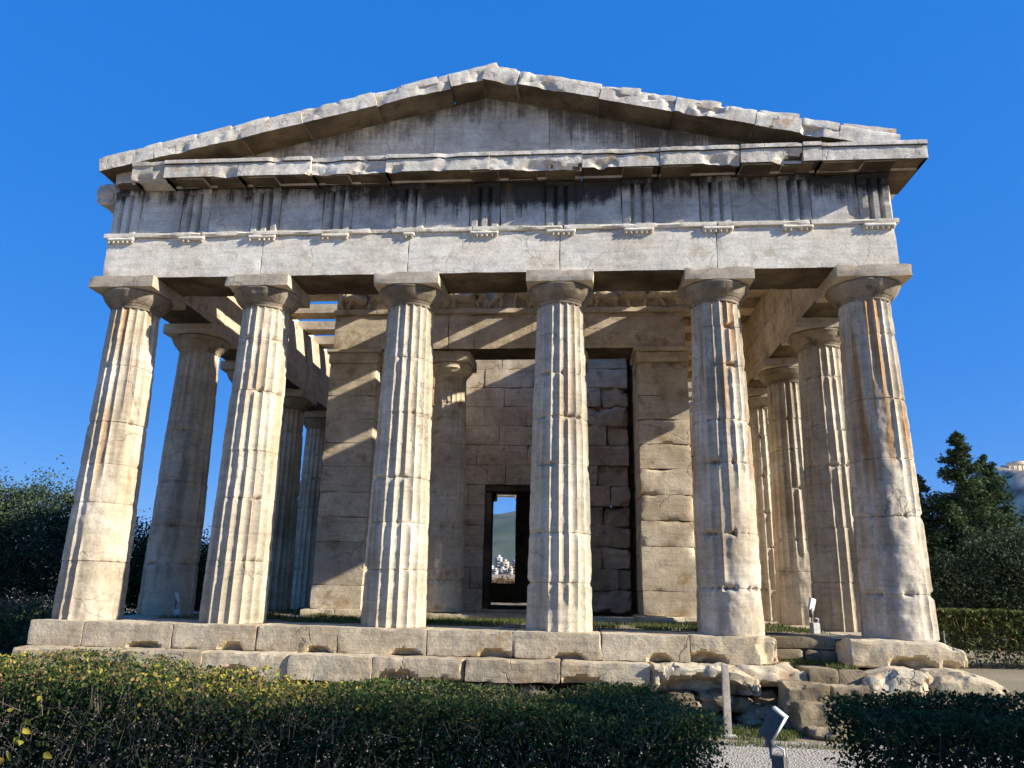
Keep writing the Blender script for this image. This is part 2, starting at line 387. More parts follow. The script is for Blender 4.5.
def shaft(seed, R0=.509, R1=.398, H=SH, seg=8, nz=170, erode=(), depth=.043, chipk=1.0, wear=1.0):
    nf = 20; nt_ = nf * seg; rs = np.random.RandomState(seed)
    js = []; z = 0
    while True:
        z += rs.uniform(.62, 1.15)
        if z > H - .35: break
        js.append(z)
    zs = set(np.linspace(0, H, nz).round(4))
    for j in js: zs |= {round(j + d, 4) for d in (-.022, -.009, -.003, .003, .009, .022)}
    zs = np.array(sorted(zs)); th = np.arange(nt_) * 2 * np.pi / nt_
    Z, TH = np.meshgrid(zs, th, indexing='ij'); zf = Z.ravel(); tf = TH.ravel()
    t = zf / H; Rz = R0 + (R1 - R0) * t + .012 * np.sin(np.pi * t)
    fi = tf / (2 * np.pi) * nf; ph = fi - np.floor(fi) - .5
    d = depth * Rz / R0
    r = Rz - d * (1 - 4 * ph * ph)
    ai = np.round(fi)                                            # nearest arris
    nA = fbm(np.stack([np.cos(ai) * 31 + ai % nf * 5.3, zf * 9.0, tf * 0], 1), seed, 5)
    r = np.minimum(r, Rz - np.clip(nA - .50, 0, 1) * .040 * chipk)
    cp = np.stack([np.cos(tf) * Rz, np.sin(tf) * Rz, zf], 1)
    big = fbm(cp * 1.5, seed + 5, 4); med = fbm(cp * 6, seed + 9, 4)
    m = np.clip((big - .80) * 6 * wear, 0, .8)
    for (a0, z0, sa, sz, k) in erode:                            # worn away patches: angle, height, spreads, strength
        da = (np.degrees(tf) - a0 + 180) % 360 - 180
        e = np.clip(1.45 - np.sqrt((da / sa) ** 2 + ((zf - z0) / sz) ** 2) + (big - .5) * 1.6, 0, 1)
        m = np.maximum(m, np.clip(e * 1.8, 0, 1) * k)
    flat = Rz - d * .55 - .012 + (med - .5) * .05 + (big - .5) * .05
    r = r * (1 - m) + flat * m
    for j in js:
        dz = np.abs(zf - j)
        r -= .014 * np.clip(1 - dz / .010, 0, 1)
        cj = np.clip(fbm(np.stack([np.cos(tf) * 3, np.sin(tf) * 3, np.full_like(tf, j)], 1) * 1.3, seed + 40, 3) - .54, 0, 1)
        r -= cj * .34 * np.exp(-(dz / .035) ** 2) * chipk
    r += (med - .5) * .0025
    dr = np.searchsorted(js, zf); ox = rs.uniform(-.006, .006, (len(js) + 1, 2)); oa = rs.uniform(-.012, .012, len(js) + 1)
    tone = rs.uniform(-.10, .08, len(js) + 1)[dr] - m * .02
    V = np.stack([r * np.cos(tf + oa[dr]) + ox[dr, 0], r * np.sin(tf + oa[dr]) + ox[dr, 1], zf], 1)
    a = np.arange((len(zs) - 1) * nt_).reshape(-1, nt_); b = np.roll(a, -1, 1)
    F = np.stack([a, b, b + nt_, a + nt_], -1).reshape(-1, 4)
    return V, F, tone
def echinus(seed, r0=.398, r1=.575, z0=SH):
    prof = [(r0 - .004, -.01), (r0 + .004, .0), (r0 + .004, .035), (r0 + .018, .04), (r0 + .018, .052), (r0 + .03, .057), (r0 + .03, .068), (r0 + .045, .075),
            (r0 + .085, .12), (r0 + .13, .175), (r1 - .018, .235), (r1, .268), (r1 - .004, .288), (r1 - .03, .302), (.2, .302)]
    nt_ = 72; pts = []
    for i in range(len(prof) - 1):
        k = 3 if i > 6 else 1
        for q in range(k): pts.append([prof[i][c] + (prof[i + 1][c] - prof[i][c]) * q / k for c in (0, 1)])
    pts.append(prof[-1]); pts = np.array(pts)
    th = np.arange(nt_) * 2 * np.pi / nt_
    RR, TH = np.meshgrid(pts[:, 0], th, indexing='ij'); ZZ = np.repeat(pts[:, 1], nt_).reshape(RR.shape)
    rr = RR.ravel(); tt = TH.ravel(); zz = ZZ.ravel() + z0
    V = np.stack([rr * np.cos(tt), rr * np.sin(tt), zz], 1)
    n = fbm(V * 5, seed, 4); k = np.clip(n - .56, 0, 1) * .35 * np.clip((rr - r0) / .1, 0, 1)
    V[:, :2] *= (1 - k)[:, None]
    a = np.arange((len(pts) - 1) * nt_).reshape(-1, nt_); b = np.roll(a, -1, 1)
    return V, np.stack([a, b, b + nt_, a + nt_], -1).reshape(-1, 4)
def make_column(x, y, seed, mat, hi=True, abw=.56, label=None, **kw):
    if hi: V, F, tone = shaft(seed, **kw)
    else: V, F, tone = shaft(seed, seg=8, nz=100, **kw)
    c = obj("column", mesh("column", V, F, mat, True, tone, sharp=42), T, (x, y, 0))
    if label: c['label'] = label
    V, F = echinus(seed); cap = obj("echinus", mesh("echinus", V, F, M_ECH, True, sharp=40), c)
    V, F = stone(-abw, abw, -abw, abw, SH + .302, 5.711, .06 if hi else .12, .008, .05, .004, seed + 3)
    obj("abacus", mesh("abacus", V, F, M_CAP, True, sharp=35), c)
    return c
# angles: 270 faces the camera, 0 the right (sun) side
make_column(AX[0], 0, 101, M_COLW, abw=.585, label="orange streaked corner column with a broad bare patch down its right side",
            erode=((315, .9, 34, 1.6, 1), (322, 2.4, 20, .8, .9)), R0=.518)
make_column(AX[1], 0, 102, M_COL, erode=((300, 5.0, 20, .25, .5),))
make_column(AX[2], 0, 103, M_COL, erode=((230, 3.2, 14, .4, .4),))
make_column(AX[3], 0, 104, M_COL, erode=((285, .15, 30, .25, .6), (240, .3, 14, .3, .5)))
make_column(AX[4], 0, 105, M_COLW, label="column with its lower flutes worn away and battered near the foot",
            erode=((322, .75, 50, 1.1, 1), (300, .2, 60, .5, 1), (262, 2.2, 12, .5, .4)), chipk=1.4)
make_column(AX[5], 0, 106, M_COLW, abw=.585, label="orange streaked corner column with worn flat front and cracked lower drums",
            erode=((262, 1.3, 36, 1.5, 1), (258, 2.9, 24, .7, .9)), R0=.518)
flank = [make_column(AX[0], FY[1], 111, M_COL, False, erode=((290, 1.2, 50, 1.6, 1), (300, 3.2, 40, .6, .7))),
         make_column(AX[5], FY[1], 112, M_COL, False, erode=((250, 3.0, 14, .4, .5),)),
         make_column(AX[5], FY[2], 113, M_COL, False, erode=((300, .5, 60, .7, 1),)),
         make_column(AX[0], FY[2], 114, M_COL, False), make_column(AX[5], FY[3], 115, M_COL, False, chipk=1.8)]
rnd = random.Random(4)
spots = [(AX[0], y) for y in FY[3:]] + [(AX[5], y) for y in FY[4:]] + [(x, FY[12]) for x in AX[1:5]]
for i, (x, y) in enumerate(spots):
    c = copy_tree(flank[1 + i % 4], T); c.location = (x, y, 0); c.rotation_euler.z = rnd.choice((0, 1, 2, 3)) * math.pi / 2

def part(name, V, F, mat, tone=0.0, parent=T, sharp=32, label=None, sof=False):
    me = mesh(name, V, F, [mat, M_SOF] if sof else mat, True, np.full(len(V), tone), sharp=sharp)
    if sof:                                                     # every downward face takes soot brown with its shade painted in
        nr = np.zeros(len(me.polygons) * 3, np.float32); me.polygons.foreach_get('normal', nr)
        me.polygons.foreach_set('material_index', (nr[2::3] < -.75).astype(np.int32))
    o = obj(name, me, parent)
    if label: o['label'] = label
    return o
rt = random.Random(11)
def tn(a=.07): return rt.uniform(-a, a)

# stylobate: the top step under the columns (front, then flanks)
J1 = [-6.74, -5.88, -4.47, -3.18, -1.94, -0.61, 0.64, 1.91, 3.15, 4.40]
for i in range(9):
    a, b = J1[i] + .004, J1[i + 1] - .004
    g = [(a + (b - a) * f, -.80, -.36, (rt.uniform(.16, .26), .32, rt.uniform(.08, .13)), .13) for f in (rt.uniform(.62, .8),)] if i not in (0,) else []
    if i == 8: g = [(a + .15, -.8, -.36, (.30, .3, .14), .2), (b - .1, -.75, -.12, (.2, .3, .3), .12)]
    V, F = stone(a, b, -.72, .62, -.36, 0, .032, .006, .03 if i < 8 else .10, .012 if i < 8 else .03, 200 + i, g)
    part("step_block", V, F, M_STP, tn(), sharp=20)
V, F = stone(5.32, 6.90, -.74, .62, -.37, 0, .035, .03, .16, .034, 231, [(6.15, -.8, -.36, (.28, .3, .15), .16)])
V[:, 2] -= np.clip((V[:, 0] - 6.45) / .45, 0, 1) ** 2 * .16 * (V[:, 2] > -.2)
part("step_block", V, F, M_STP, .05, sharp=20, label="rounded worn block under the right corner column")
V, F = stone(4.404, 5.315, -.16, .62, -.17, .0, .06, .02, .05, .01, 232); part("step_block", V, F, M_POR, -.1)
V, F = stone(4.404, 4.86, -.20, .62, -.37, -.175, .06, .02, .05, .01, 233); part("step_block", V, F, M_POR, -.1)
V, F = stone(4.868, 5.315, -.20, .62, -.37, -.175, .06, .02, .05, .01, 234); part("step_block", V, F, M_POR, -.15)
for sgn in (-1, 1):
    y = .63
    for k in range(12):
        L = 2.583
        V, F = stone(*sorted((sgn * 5.70, sgn * 6.86)), y, min(y + L - .006, 31.3), -.36, 0, .20, .015, .05, .012, 240 + k + 20 * sgn)
        part("step_block", V, F, M_STP, tn()); y += L
        if y > 31: break
# second step
J2 = [-6.66, -5.9, -4.9, -3.78, -2.51, -1.30, 0.01, 1.33, 2.55]
for i in range(8):
    a, b = J2[i] + .004, J2[i + 1] - .004
    g = [(a + (b - a) * rt.uniform(.2, .8), -1.2, -.68, (.30, .3, .14), .18)] if i % 2 else []
    V, F = stone(a, b, -1.12 + (.02 if i % 2 else 0), .3, -.70 + (.05 if i > 4 else 0), -.364, .036, .008, .06, .02, 260 + i, g)
    part("step_block", V, F, M_STP, tn(.1) - .06, sharp=20)
V, F = stone(2.57, 4.0, -1.16, .2, -.72, -.364, .035, .03, .22, .07, 271, [(3.2, -1.3, -.7, (.7, .5, .2), .3)])
V[:, 2] -= np.clip((V[:, 0] - 3.4) / .7, 0, 1) ** 2 * .22 * (V[:, 2] > -.55) * np.clip(-(V[:, 1] + .2), 0, 1)
part("step_block", V, F, M_STP, .03, sharp=20, label="broken step block with its front torn away")
V, F = stone(3.62, 4.66, -1.02, .2, -.62, -.368, .045, .04, .16, .05, 272); part("step_block", V, F, M_STP, .0)
V, F = stone(4.67, 5.05, -1.04, .2, -.62, -.37, .05, .02, .06, .02, 273); part("step_block", V, F, M_POR, .1)
V, F = stone(5.06, 5.40, -1.02, .2, -.62, -.372, .05, .02, .06, .02, 274); part("step_block", V, F, M_POR, .05)
V, F = stone(5.25, 6.16, -1.34, -.5, -.80, -.33, .035, .12, .14, .030, 275)
V[:, 2] -= np.clip((5.75 - V[:, 0]) / .5, 0, 1) * .14 * (V[:, 2] > -.6); part("step_block", V, F, M_STP, .06, sharp=20, label="rounded boulder like step block beside the stairs")
V, F = stone(6.10, 7.22, -1.20, .3, -.80, -.345, .035, .09, .14, .034, 276)
V[:, 2] -= np.clip((V[:, 0] - 6.6) / .6, 0, 1) ** 1.5 * .22 * (V[:, 2] > -.6); part("step_block", V, F, M_STP, .0, sharp=20, label="cracked rounded step block at the right corner")
for sgn in (-1, 1):
    y = .32
    while y < 31.4:
        V, F = stone(*sorted((sgn * 5.9, sgn * (7.22 if sgn > 0 else 6.64))), y, min(y + 1.28, 31.6), -.70, -.364, .22, .02, .07, .015, 300 + int(y * 10) + sgn)
        part("step_block", V, F, M_STP, tn()); y += 1.29
# rubble foundation under the second step
mb = MB(); rs = np.random.RandomState(5)
for k in range(230):
    x = rs.uniform(-7.1, 4.3); s_ = rs.uniform(.08, .2); z = rs.uniform(-1.12, -.74)
    V, F = stone(x - s_, x + s_, -1.06 - rs.uniform(-.16, .10), -.5, z - s_ * .6, z + s_ * .6, .1, .06, .08, .05, 400 + k); mb.add(V, F, rs.uniform(-.25, .2))
mb.build("foundation", M_POR, T, smooth=True, sharp=40); mb = MB()
for k in range(70):
    x = rs.uniform(4.9, 7.1); s_ = rs.uniform(.08, .16); z = rs.uniform(-1.12, -.85)
    V, F = stone(x - s_, x + s_, -1.0 - rs.uniform(-.12, .10), -.4, z - s_ * .6, z + s_ * .6, .1, .06, .08, .05, 640 + k); mb.add(V, F, rs.uniform(-.25, .2))
mb.build("foundation", M_POR, T, smooth=True, sharp=40)
mb = MB(); mb.add(*box(-7.0, 7.0, -.45, 31.2, -1.2, -.71)); mb.add(*box(-6.3, 6.3, -.1, 31.0, -.705, -.02)); mb.build("core", M_POR, T)

# front architrave with taenia and regulae
J = [-6.74, -3.875, -1.29, 1.29, 3.875, 6.74]
for i in range(5):
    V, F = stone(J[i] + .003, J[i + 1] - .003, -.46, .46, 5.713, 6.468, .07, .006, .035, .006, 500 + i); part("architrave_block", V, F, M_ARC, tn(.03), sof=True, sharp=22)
tj = [-6.80, -5.0, -3.6, -1.98]; tj2 = [-1.62, -.2, 1.35, 3.9, 5.4, 6.80]
for L in (tj, tj2):
    for a, b in zip(L[:-1], L[1:]):
        V, F = stone(a + .003, b - .003, -.512, .2, 6.47, 6.548, .035, .006, .05, .004, 520 + int(a * 10)); part("taenia", V, F, M_ARC, tn(.06))
V, F = stone(-1.977, -1.623, -.48, .2, 6.472, 6.546, .04, .01, .05, .01, 539); part("taenia", V, F, M_ARC, -.1)
TX = [-6.48, -5.19, -3.9, -2.6, -1.3, 0, 1.3, 2.6, 3.9, 5.19, 6.48]
for i, x in enumerate(TX):
    w_ = .515; mb = MB()
    if i == 4: w_ = .22
    V, F = stone(x - w_ / 2, x + w_ / 2, -.512, -.455, 6.405, 6.468, .04, .005, .03, .003, 540 + i); mb.add(V, F)
    for k in range(6 if i != 4 else 2):
        gx = x - w_ / 2 + (k + .5) * w_ / (6 if i != 4 else 2)
        if rt.random() < .18: continue
        V, F = tube([(gx, -.49, 6.406), (gx, -.49, 6.37)], [.024, .030], 8); mb.add(V, F)
    mb.build("regula", M_ARC, T)
# frieze
def triglyph(x, seed):
    w_ = .515; hw = w_ / 2; g = w_ / 6
    prof = [(-hw, .06), (-hw + g * .5, 0)]
    prof = [(-hw, -.425), (-hw + g * .45, -.484)]
    for k in (-1, 1):
        c = k * g
        prof += [(c - g * .52, -.484), (c - g * .04, -.385), (c + g * .04, -.385), (c + g * .52, -.484)]
    prof += [(hw - g * .45, -.484), (hw, -.425)]
    zs = np.linspace(6.55, 7.305, 22); mb = MB(); V = []
    for z in zs:
        for (px, py) in prof: V.append((x + px, py, z))
    V = np.array(V); n = fbm(V * 4.5, seed, 4)
    V[:, 1] += np.clip(n - .54, 0, 1) * .22 * (V[:, 1] < -.45); V[:, 1] += (fbm(V * 9, seed + 2, 3) - .5) * .012
    m_ = len(prof); F = [(r * m_ + k, r * m_ + k + 1, (r + 1) * m_ + k + 1, (r + 1) * m_ + k) for r in range(len(zs) - 1) for k in range(m_ - 1)]
    mb.add(V, np.array(F))
    mb.add(*box(x - hw, x + hw, -.36, -.2, 6.552, 7.30))
    V, F = stone(x - hw - .006, x + hw + .006, -.492, -.2, 7.307, 7.408, .05, .008, .06, .008, seed + 7); mb.add(V, F)
    return mb
for i, x in enumerate(TX):
    triglyph(x, 560 + i).build("triglyph", M_FRZ, T, smooth=True, sharp=28)
for i in range(10):
    a, b = TX[i] + .262, TX[i + 1] - .262
    V, F = stone(a, b, -.430 + rt.uniform(-.006, .006), .2, 6.55, 7.406, .06, .005, .03, .012, 580 + i); part("metope", V, F, M_FRZ, tn(.05))
V, F = box(-6.72, 6.72, .205, .44, 6.55, 7.40); part("frieze_backer", V, F, M_SOF)
# horizontal cornice: blocks of one profile, each broken in its own way
def cornice(a, b, seed, chip=.07, y0=-.925, rough=.02):
    n = max(2, int((b - a) / .03)); xs = np.linspace(a, b, n + 1)
    prof = [(.3, 7.41), (-.50, 7.412), (-.51, 7.45), (-.56, 7.455), (y0 + .05, 7.43), (y0 + .045, 7.388), (y0, 7.385)]
    prof += [(y0, 7.43), (y0, 7.47), (y0, 7.51), (y0, 7.55), (y0, 7.59), (y0 - .002, 7.62), (y0 - .03, 7.635), (y0 - .032, 7.67), (y0 - .03, 7.705), (-.8, 7.71), (-.6, 7.715), (-.3, 7.715), (.3, 7.715)]
    k = len(prof); V = np.array([(x, p, z) for x in xs for (p, z) in prof])
    big = frac(V * np.array([1.9, 1.9, 3.2]), seed); fin = frac(V * 8, seed + 3)
    fr = (V[:, 1] < y0 + .12)
    bite = np.clip(big - .54, 0, .5) * chip * 7 * fr
    low = np.clip((7.54 - V[:, 2]) / .1, 0, 1)
    V[:, 1] += bite * (.35 + .9 * low) + (fin - .5) * rough * fr
    up = (V[:, 2] > 7.65) & fr
    V[:, 2] -= np.clip(frac(V * np.array([3.2, 0, 0]) + 3.3, seed + 8) - .58, 0, 1) * .16 * up
    V[:, 2] += (fin - .5) * .012 * fr
    F = [(i * k + j, (i + 1) * k + j, (i + 1) * k + (j + 1) % k, i * k + (j + 1) % k) for i in range(n) for j in range(k)]
    F = np.array(F)
    cap = []
    for e in (0, n):
        for j in range(1, k - 2, 2): cap.append((e * k, e * k + j, e * k + j + 1, e * k + j + 2))
    return V, np.vstack([F, np.array(cap)])
GJ = [-5.596, -4.272, -2.968, -1.664, 0.115, 1.661, 2.945, 4.248, 5.239, 5.542, 7.189]
for i in range(len(GJ) - 1):
    V, F = cornice(GJ[i] + .006, GJ[i + 1] - .006, 600 + i, chip=(.03, .10, .08, .05, .07, .09, .06, .07, .1, .03)[i]); 
    V[:, 1] += rt.uniform(-.02, .03) * (V[:, 1] < -.75); V[:, 2] += rt.uniform(-.012, .012) * (V[:, 2] > 7.6)
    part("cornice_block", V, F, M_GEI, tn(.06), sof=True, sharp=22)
V, F = cornice(-6.20, -5.605, 622, .10, y0=-.90, rough=.04); part("cornice_block", V, F, M_GEI, -.12, label="broken cornice block at the left corner")
V, F = stone(-6.66, -6.21, -.70, .2, 7.412, 7.70, .05, .04, .12, .03, 623); part("cornice_block", V, F, M_GEI, -.15, sof=True, sharp=22)
for i in range(21):
    x = -6.48 + i * .648
    if i in (0, 1, 5, 8, 9, 13, 16): continue
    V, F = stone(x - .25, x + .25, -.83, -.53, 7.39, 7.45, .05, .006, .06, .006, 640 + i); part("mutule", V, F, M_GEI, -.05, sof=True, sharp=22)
# tympanum slabs between the cornices
SL = .2345
def zr(x, base): return base - SL * abs(x)
tx = [-4.5, -3.1, -1.0, 1.05, 2.55, 4.5]; tx = [-5.9, -4.05, -2.55, -.98, 1.09, 2.6, 4.1, 5.9]
for i in range(len(tx) - 1):
    a, b = tx[i] + .003, tx[i + 1] - .003; n = 24; xs = np.linspace(a, b, n + 1); nz_ = 18; V = []; 
    for x in xs:
        t_ = zr(x, 9.23)
        for k in range(nz_ + 1): V.append((x, -.33, 7.715 + max(.01, t_ - 7.715) * k / nz_))
    V = np.array(V); V[:, 1] += (fbm(V * 1.8, 660 + i, 4) - .5) * .03 + rt.uniform(-.008, .008)
    m_ = nz_ + 1; F = [(q * m_ + k, (q + 1) * m_ + k, (q + 1) * m_ + k + 1, q * m_ + k + 1) for q in range(n) for k in range(nz_)]
    B = V.copy(); B[:, 1] = -.05; F = np.array(F); F2 = F[:, ::-1] + len(V)
    e = []
    for q in range(n): e.append((q * m_ + nz_, (q + 1) * m_ + nz_, (q + 1) * m_ + nz_ + len(V), q * m_ + nz_ + len(V)))
    for k in range(nz_):
        for q in (0, n): e.append((q * m_ + k, q * m_ + k + 1, q * m_ + k + 1 + len(V), q * m_ + k + len(V)))
    part("tympanum_slab", np.vstack([V, B]), np.vstack([F, F2, np.array(e)]), M_TYM, tn(.05))
# raking cornice blocks with the remains of the gutter course on top
ang = math.atan(SL)
def rake_block(xa, xb, seed, side, drop=0.0, chip=.08, y0=-.925):
    L = abs(xb - xa) / math.cos(ang); n = max(3, int(L / .03)); us = np.linspace(.004, L - .004, n + 1)
    prof = [(.3, -.285), (-.30, -.285), (-.32, -.25), (-.42, -.245), (y0 + .12, -.27), (y0 + .08, -.285), (y0, -.285), (y0, -.25), (y0, -.20), (y0, -.15), (y0, -.10), (y0, -.06), (y0 + .01, -.02), (y0 + .03, 0), (-.7, .0), (-.5, 0), (.3, 0)]
    k = len(prof); V = np.array([(u, p, z) for u in us for (p, z) in prof])
    fr = V[:, 1] < y0 + .06; big = frac(V * np.array([2.0, 2.0, 3]) + seed * .37, seed); fin = frac(V * 9 + seed * .37, seed + 3)
    V[:, 1] += np.clip(big - .55, 0, .5) * chip * 4.5 * fr + (fin - .5) * .02 * fr
    up = V[:, 2] > -.08
    V[:, 2] -= np.clip(frac(V * np.array([3, 2, 0]) + seed * .37, seed + 6) - .58, 0, .5) * chip * 1.6 * up
    F = np.array([(i * k + j, (i + 1) * k + j, (i + 1) * k + (j + 1) % k, i * k + (j + 1) % k) for i in range(n) for j in range(k)])
    cap = [(e * k, e * k + j, e * k + j + 1, e * k + j + 2) for e in (0, n) for j in range(1, k - 2, 2)]
    F = np.vstack([F, np.array(cap)])
    x0 = min(xa, xb); za = 9.44 - SL * abs(x0) - drop
    V = rot_xz(V, ang if side < 0 else -ang) + np.array([x0, 0, za])
    if side > 0: V[:, 2] += 0
    return V, F
RL = [-6.859, -5.879, -4.352, -3.261, -1.957, -0.674]
for i in range(5):
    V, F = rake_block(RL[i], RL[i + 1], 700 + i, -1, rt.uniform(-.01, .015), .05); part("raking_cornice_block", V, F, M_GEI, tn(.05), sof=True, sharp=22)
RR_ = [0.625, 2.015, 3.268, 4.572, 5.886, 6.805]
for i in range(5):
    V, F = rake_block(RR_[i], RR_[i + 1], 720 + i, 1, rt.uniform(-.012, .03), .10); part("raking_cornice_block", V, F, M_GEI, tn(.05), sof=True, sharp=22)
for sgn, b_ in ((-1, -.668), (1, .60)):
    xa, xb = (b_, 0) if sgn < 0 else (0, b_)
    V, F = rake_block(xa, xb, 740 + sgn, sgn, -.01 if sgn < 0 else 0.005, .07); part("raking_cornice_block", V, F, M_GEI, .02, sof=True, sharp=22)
# tiles along the rakes: short slabs, each lifted at its upper end
x = -6.74
k = 0
while x < -.25:
    L = rt.uniform(.46, .66)
    if rt.random() > .04:
        V, F = stone(0, L, -.925, -.3, -.10, rt.uniform(.015, .04), .04, .008, .05, .008, 760 + k)
        V = rot_xz(V, ang + R(rt.uniform(.4, 3.0))) + np.array([x, rt.uniform(-.01, .012), 9.392 - SL * abs(x)]); part("roof_tile", V, F, M_GEI, tn(.1))
    x += L + .004; k += 1
for (a, L, th, tilt) in ((.73, .64, .05, 1), (1.39, .60, .03, 3), (2.02, .66, .06, 2), (2.70, .56, .05, 2.5), (3.30, .74, .07, 4), (4.06, .50, .04, 0), (4.6, .66, .08, 5), (5.29, .58, .05, 1), (5.92, .85, .10, 5)):
    V, F = stone(0, L, -.92, -.3, -.10, th * .8, .035, .01, .09, .02, 800 + int(a * 10))
    V = rot_xz(V, -ang + R(tilt * rt.uniform(.3, .9))) + np.array([a, rt.uniform(-.01, .03), 9.392 - SL * a]); part("roof_tile", V, F, M_GEI, tn(.1))
V, F = stone(0, .5, -1.0, -.3, -.02, .05, .045, .01, .06, .012, 830); V = rot_xz(V, -ang * .6) + np.array([.05, .1, 9.385]); part("roof_tile", V, F, M_GEI, .03)
# broken corner lump at the left end of the flank cornice
V, F = stone(-7.14, -6.72, -.50, .35, 7.20, 7.62, .05, .10, .16, .05, 841); part("cornice_block", V, F, M_GEI, -.15, label="jagged broken lump at the left corner")

# flank entablatures
for sgn in (-1, 1):
    ys = [.47] + FY[1:12] + [30.2]
    for i in range(len(ys) - 1):
        a, b = ys[i] + .004, ys[i + 1] - .004
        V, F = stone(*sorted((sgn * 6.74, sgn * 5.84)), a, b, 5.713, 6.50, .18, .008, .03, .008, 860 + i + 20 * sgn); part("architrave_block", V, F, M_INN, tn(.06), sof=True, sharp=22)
        m_ = (a + b) / 2
        for q, (c_, d_) in enumerate(((a, m_ - .003), (m_ + .003, b))):
            V, F = stone(*sorted((sgn * 6.72, sgn * (5.93 + .02 * q))), c_, d_, 6.503, 7.41, .18, .008, .03, .01, 900 + i + 20 * sgn + q); part("frieze_block", V, F, M_INN, tn(.08))
        V, F = stone(*sorted((sgn * 7.16, sgn * 6.1)), a if i else .32, b, 7.413, 7.69, .14, .015, .08, .02, 950 + i + 20 * sgn); part("cornice_block", V, F, M_GEI, tn(.08))
# rear entablature and pediment, seen only from elsewhere
V, F = stone(-6.74, 6.74, 30.2, 31.1, 5.713, 7.41, .4, .01, .03, .01, 980); part("architrave_block", V, F, M_ARC)
V, F = stone(-7.1, 7.1, 30.0, 31.6, 7.413, 7.69, .3, .01, .05, .01, 981); part("cornice_block", V, F, M_GEI)

# ceiling beams of the porches and side walks
for k, (xa, xb) in enumerate(((-5.72, -5.1), (-4.9, -4.4), (-3.6, -3.1), (-2.3, -1.45), (.30, .80), (1.05, 1.55), (2.33, 2.83), (3.62, 4.28), (5.05, 5.72))):
    V, F = stone(xa, xb, .30, 3.92, 7.412, 7.63, .16, .01, .03, .006, 1000 + k); part("ceiling_beam", V, F, M_INN, tn(.06))
V, F = stone(.40, 1.45, .35, 3.9, 7.633, 7.72, .2, .01, .03, .006, 1012); part("ceiling_slab", V, F, M_INN, tn(.06))
y = 4.55
while y < 29:
    for sgn in (-1, 1):
        V, F = stone(*sorted((sgn * 6.15, sgn * 3.88)), y, y + .5, 7.412, 7.66, .16, .01, .03, .006, 1020 + int(y * 10) + sgn); part("ceiling_beam", V, F, M_INN, tn(.06))
    y += 1.275

for k in range(7):
    V, F = stone(4.0, 6.2, 4.0 + k * 1.275, 5.268 + k * 1.275, 7.665, 7.76, .2, .01, .03, .006, 1090 + k); part("ceiling_slab", V, F, M_INN, tn(.06))

V, F = stone(2.75, 3.70, .35, 2.62, 7.635, 7.72, .2, .01, .03, .006, 1013); part("ceiling_slab", V, F, M_INN, tn(.06))

# the inner building: antae, walls, inner columns, architrave and frieze
def courses(seed, x0, x1, y0, y1, zs, mat, name, cell=.07, r=.005, chip=.05, amp=.010, tonek=.10, parent=T, jit=.005):
    mb = MB(); q = random.Random(seed)
    for k in range(len(zs) - 1):
        dx, dy = q.uniform(-jit, jit), q.uniform(-jit, jit)
        V, F = stone(x0 + dx, x1 + dx, y0 + dy, y1, zs[k] + .0012, zs[k + 1] - .0012, cell, r, chip, amp, seed * 13 + k); mb.add(V, F, q.uniform(-tonek, tonek))
    return mb.build(name, mat, parent, smooth=True, sharp=32)
AN = [.14, .62, 1.5, 2.02, 2.55, 3.1, 3.62, 4.15, 4.68, 5.42]
for sgn in (-1, 1):
    xa, xb = sorted((sgn * 3.95, sgn * 2.88))
    a_ = courses(1100 + sgn, xa, xb, 3.8, 5.3, AN, M_INN, "anta", chip=.07 if sgn > 0 else .045)
    V, F = stone(xa - .03, xb + .03, 3.74, 4.9, 5.425, 5.66, .09, .01, .05, .006, 1120 + sgn); part("anta_capital", V, F, M_INN, -.04, a_)
    V, F = stone(xa - .09, xb + .09, 3.68, 4.9, 5.663, 5.748, .09, .01, .05, .006, 1124 + sgn); part("anta_capital", V, F, M_INN, -.04, a_)
    V, F = stone(xa - .14, xb + .10, 3.62, 5.3, -.02, .135, .07, .02, .10, .02, 1130 + sgn); part("anta_base", V, F, M_STP, .08, a_)
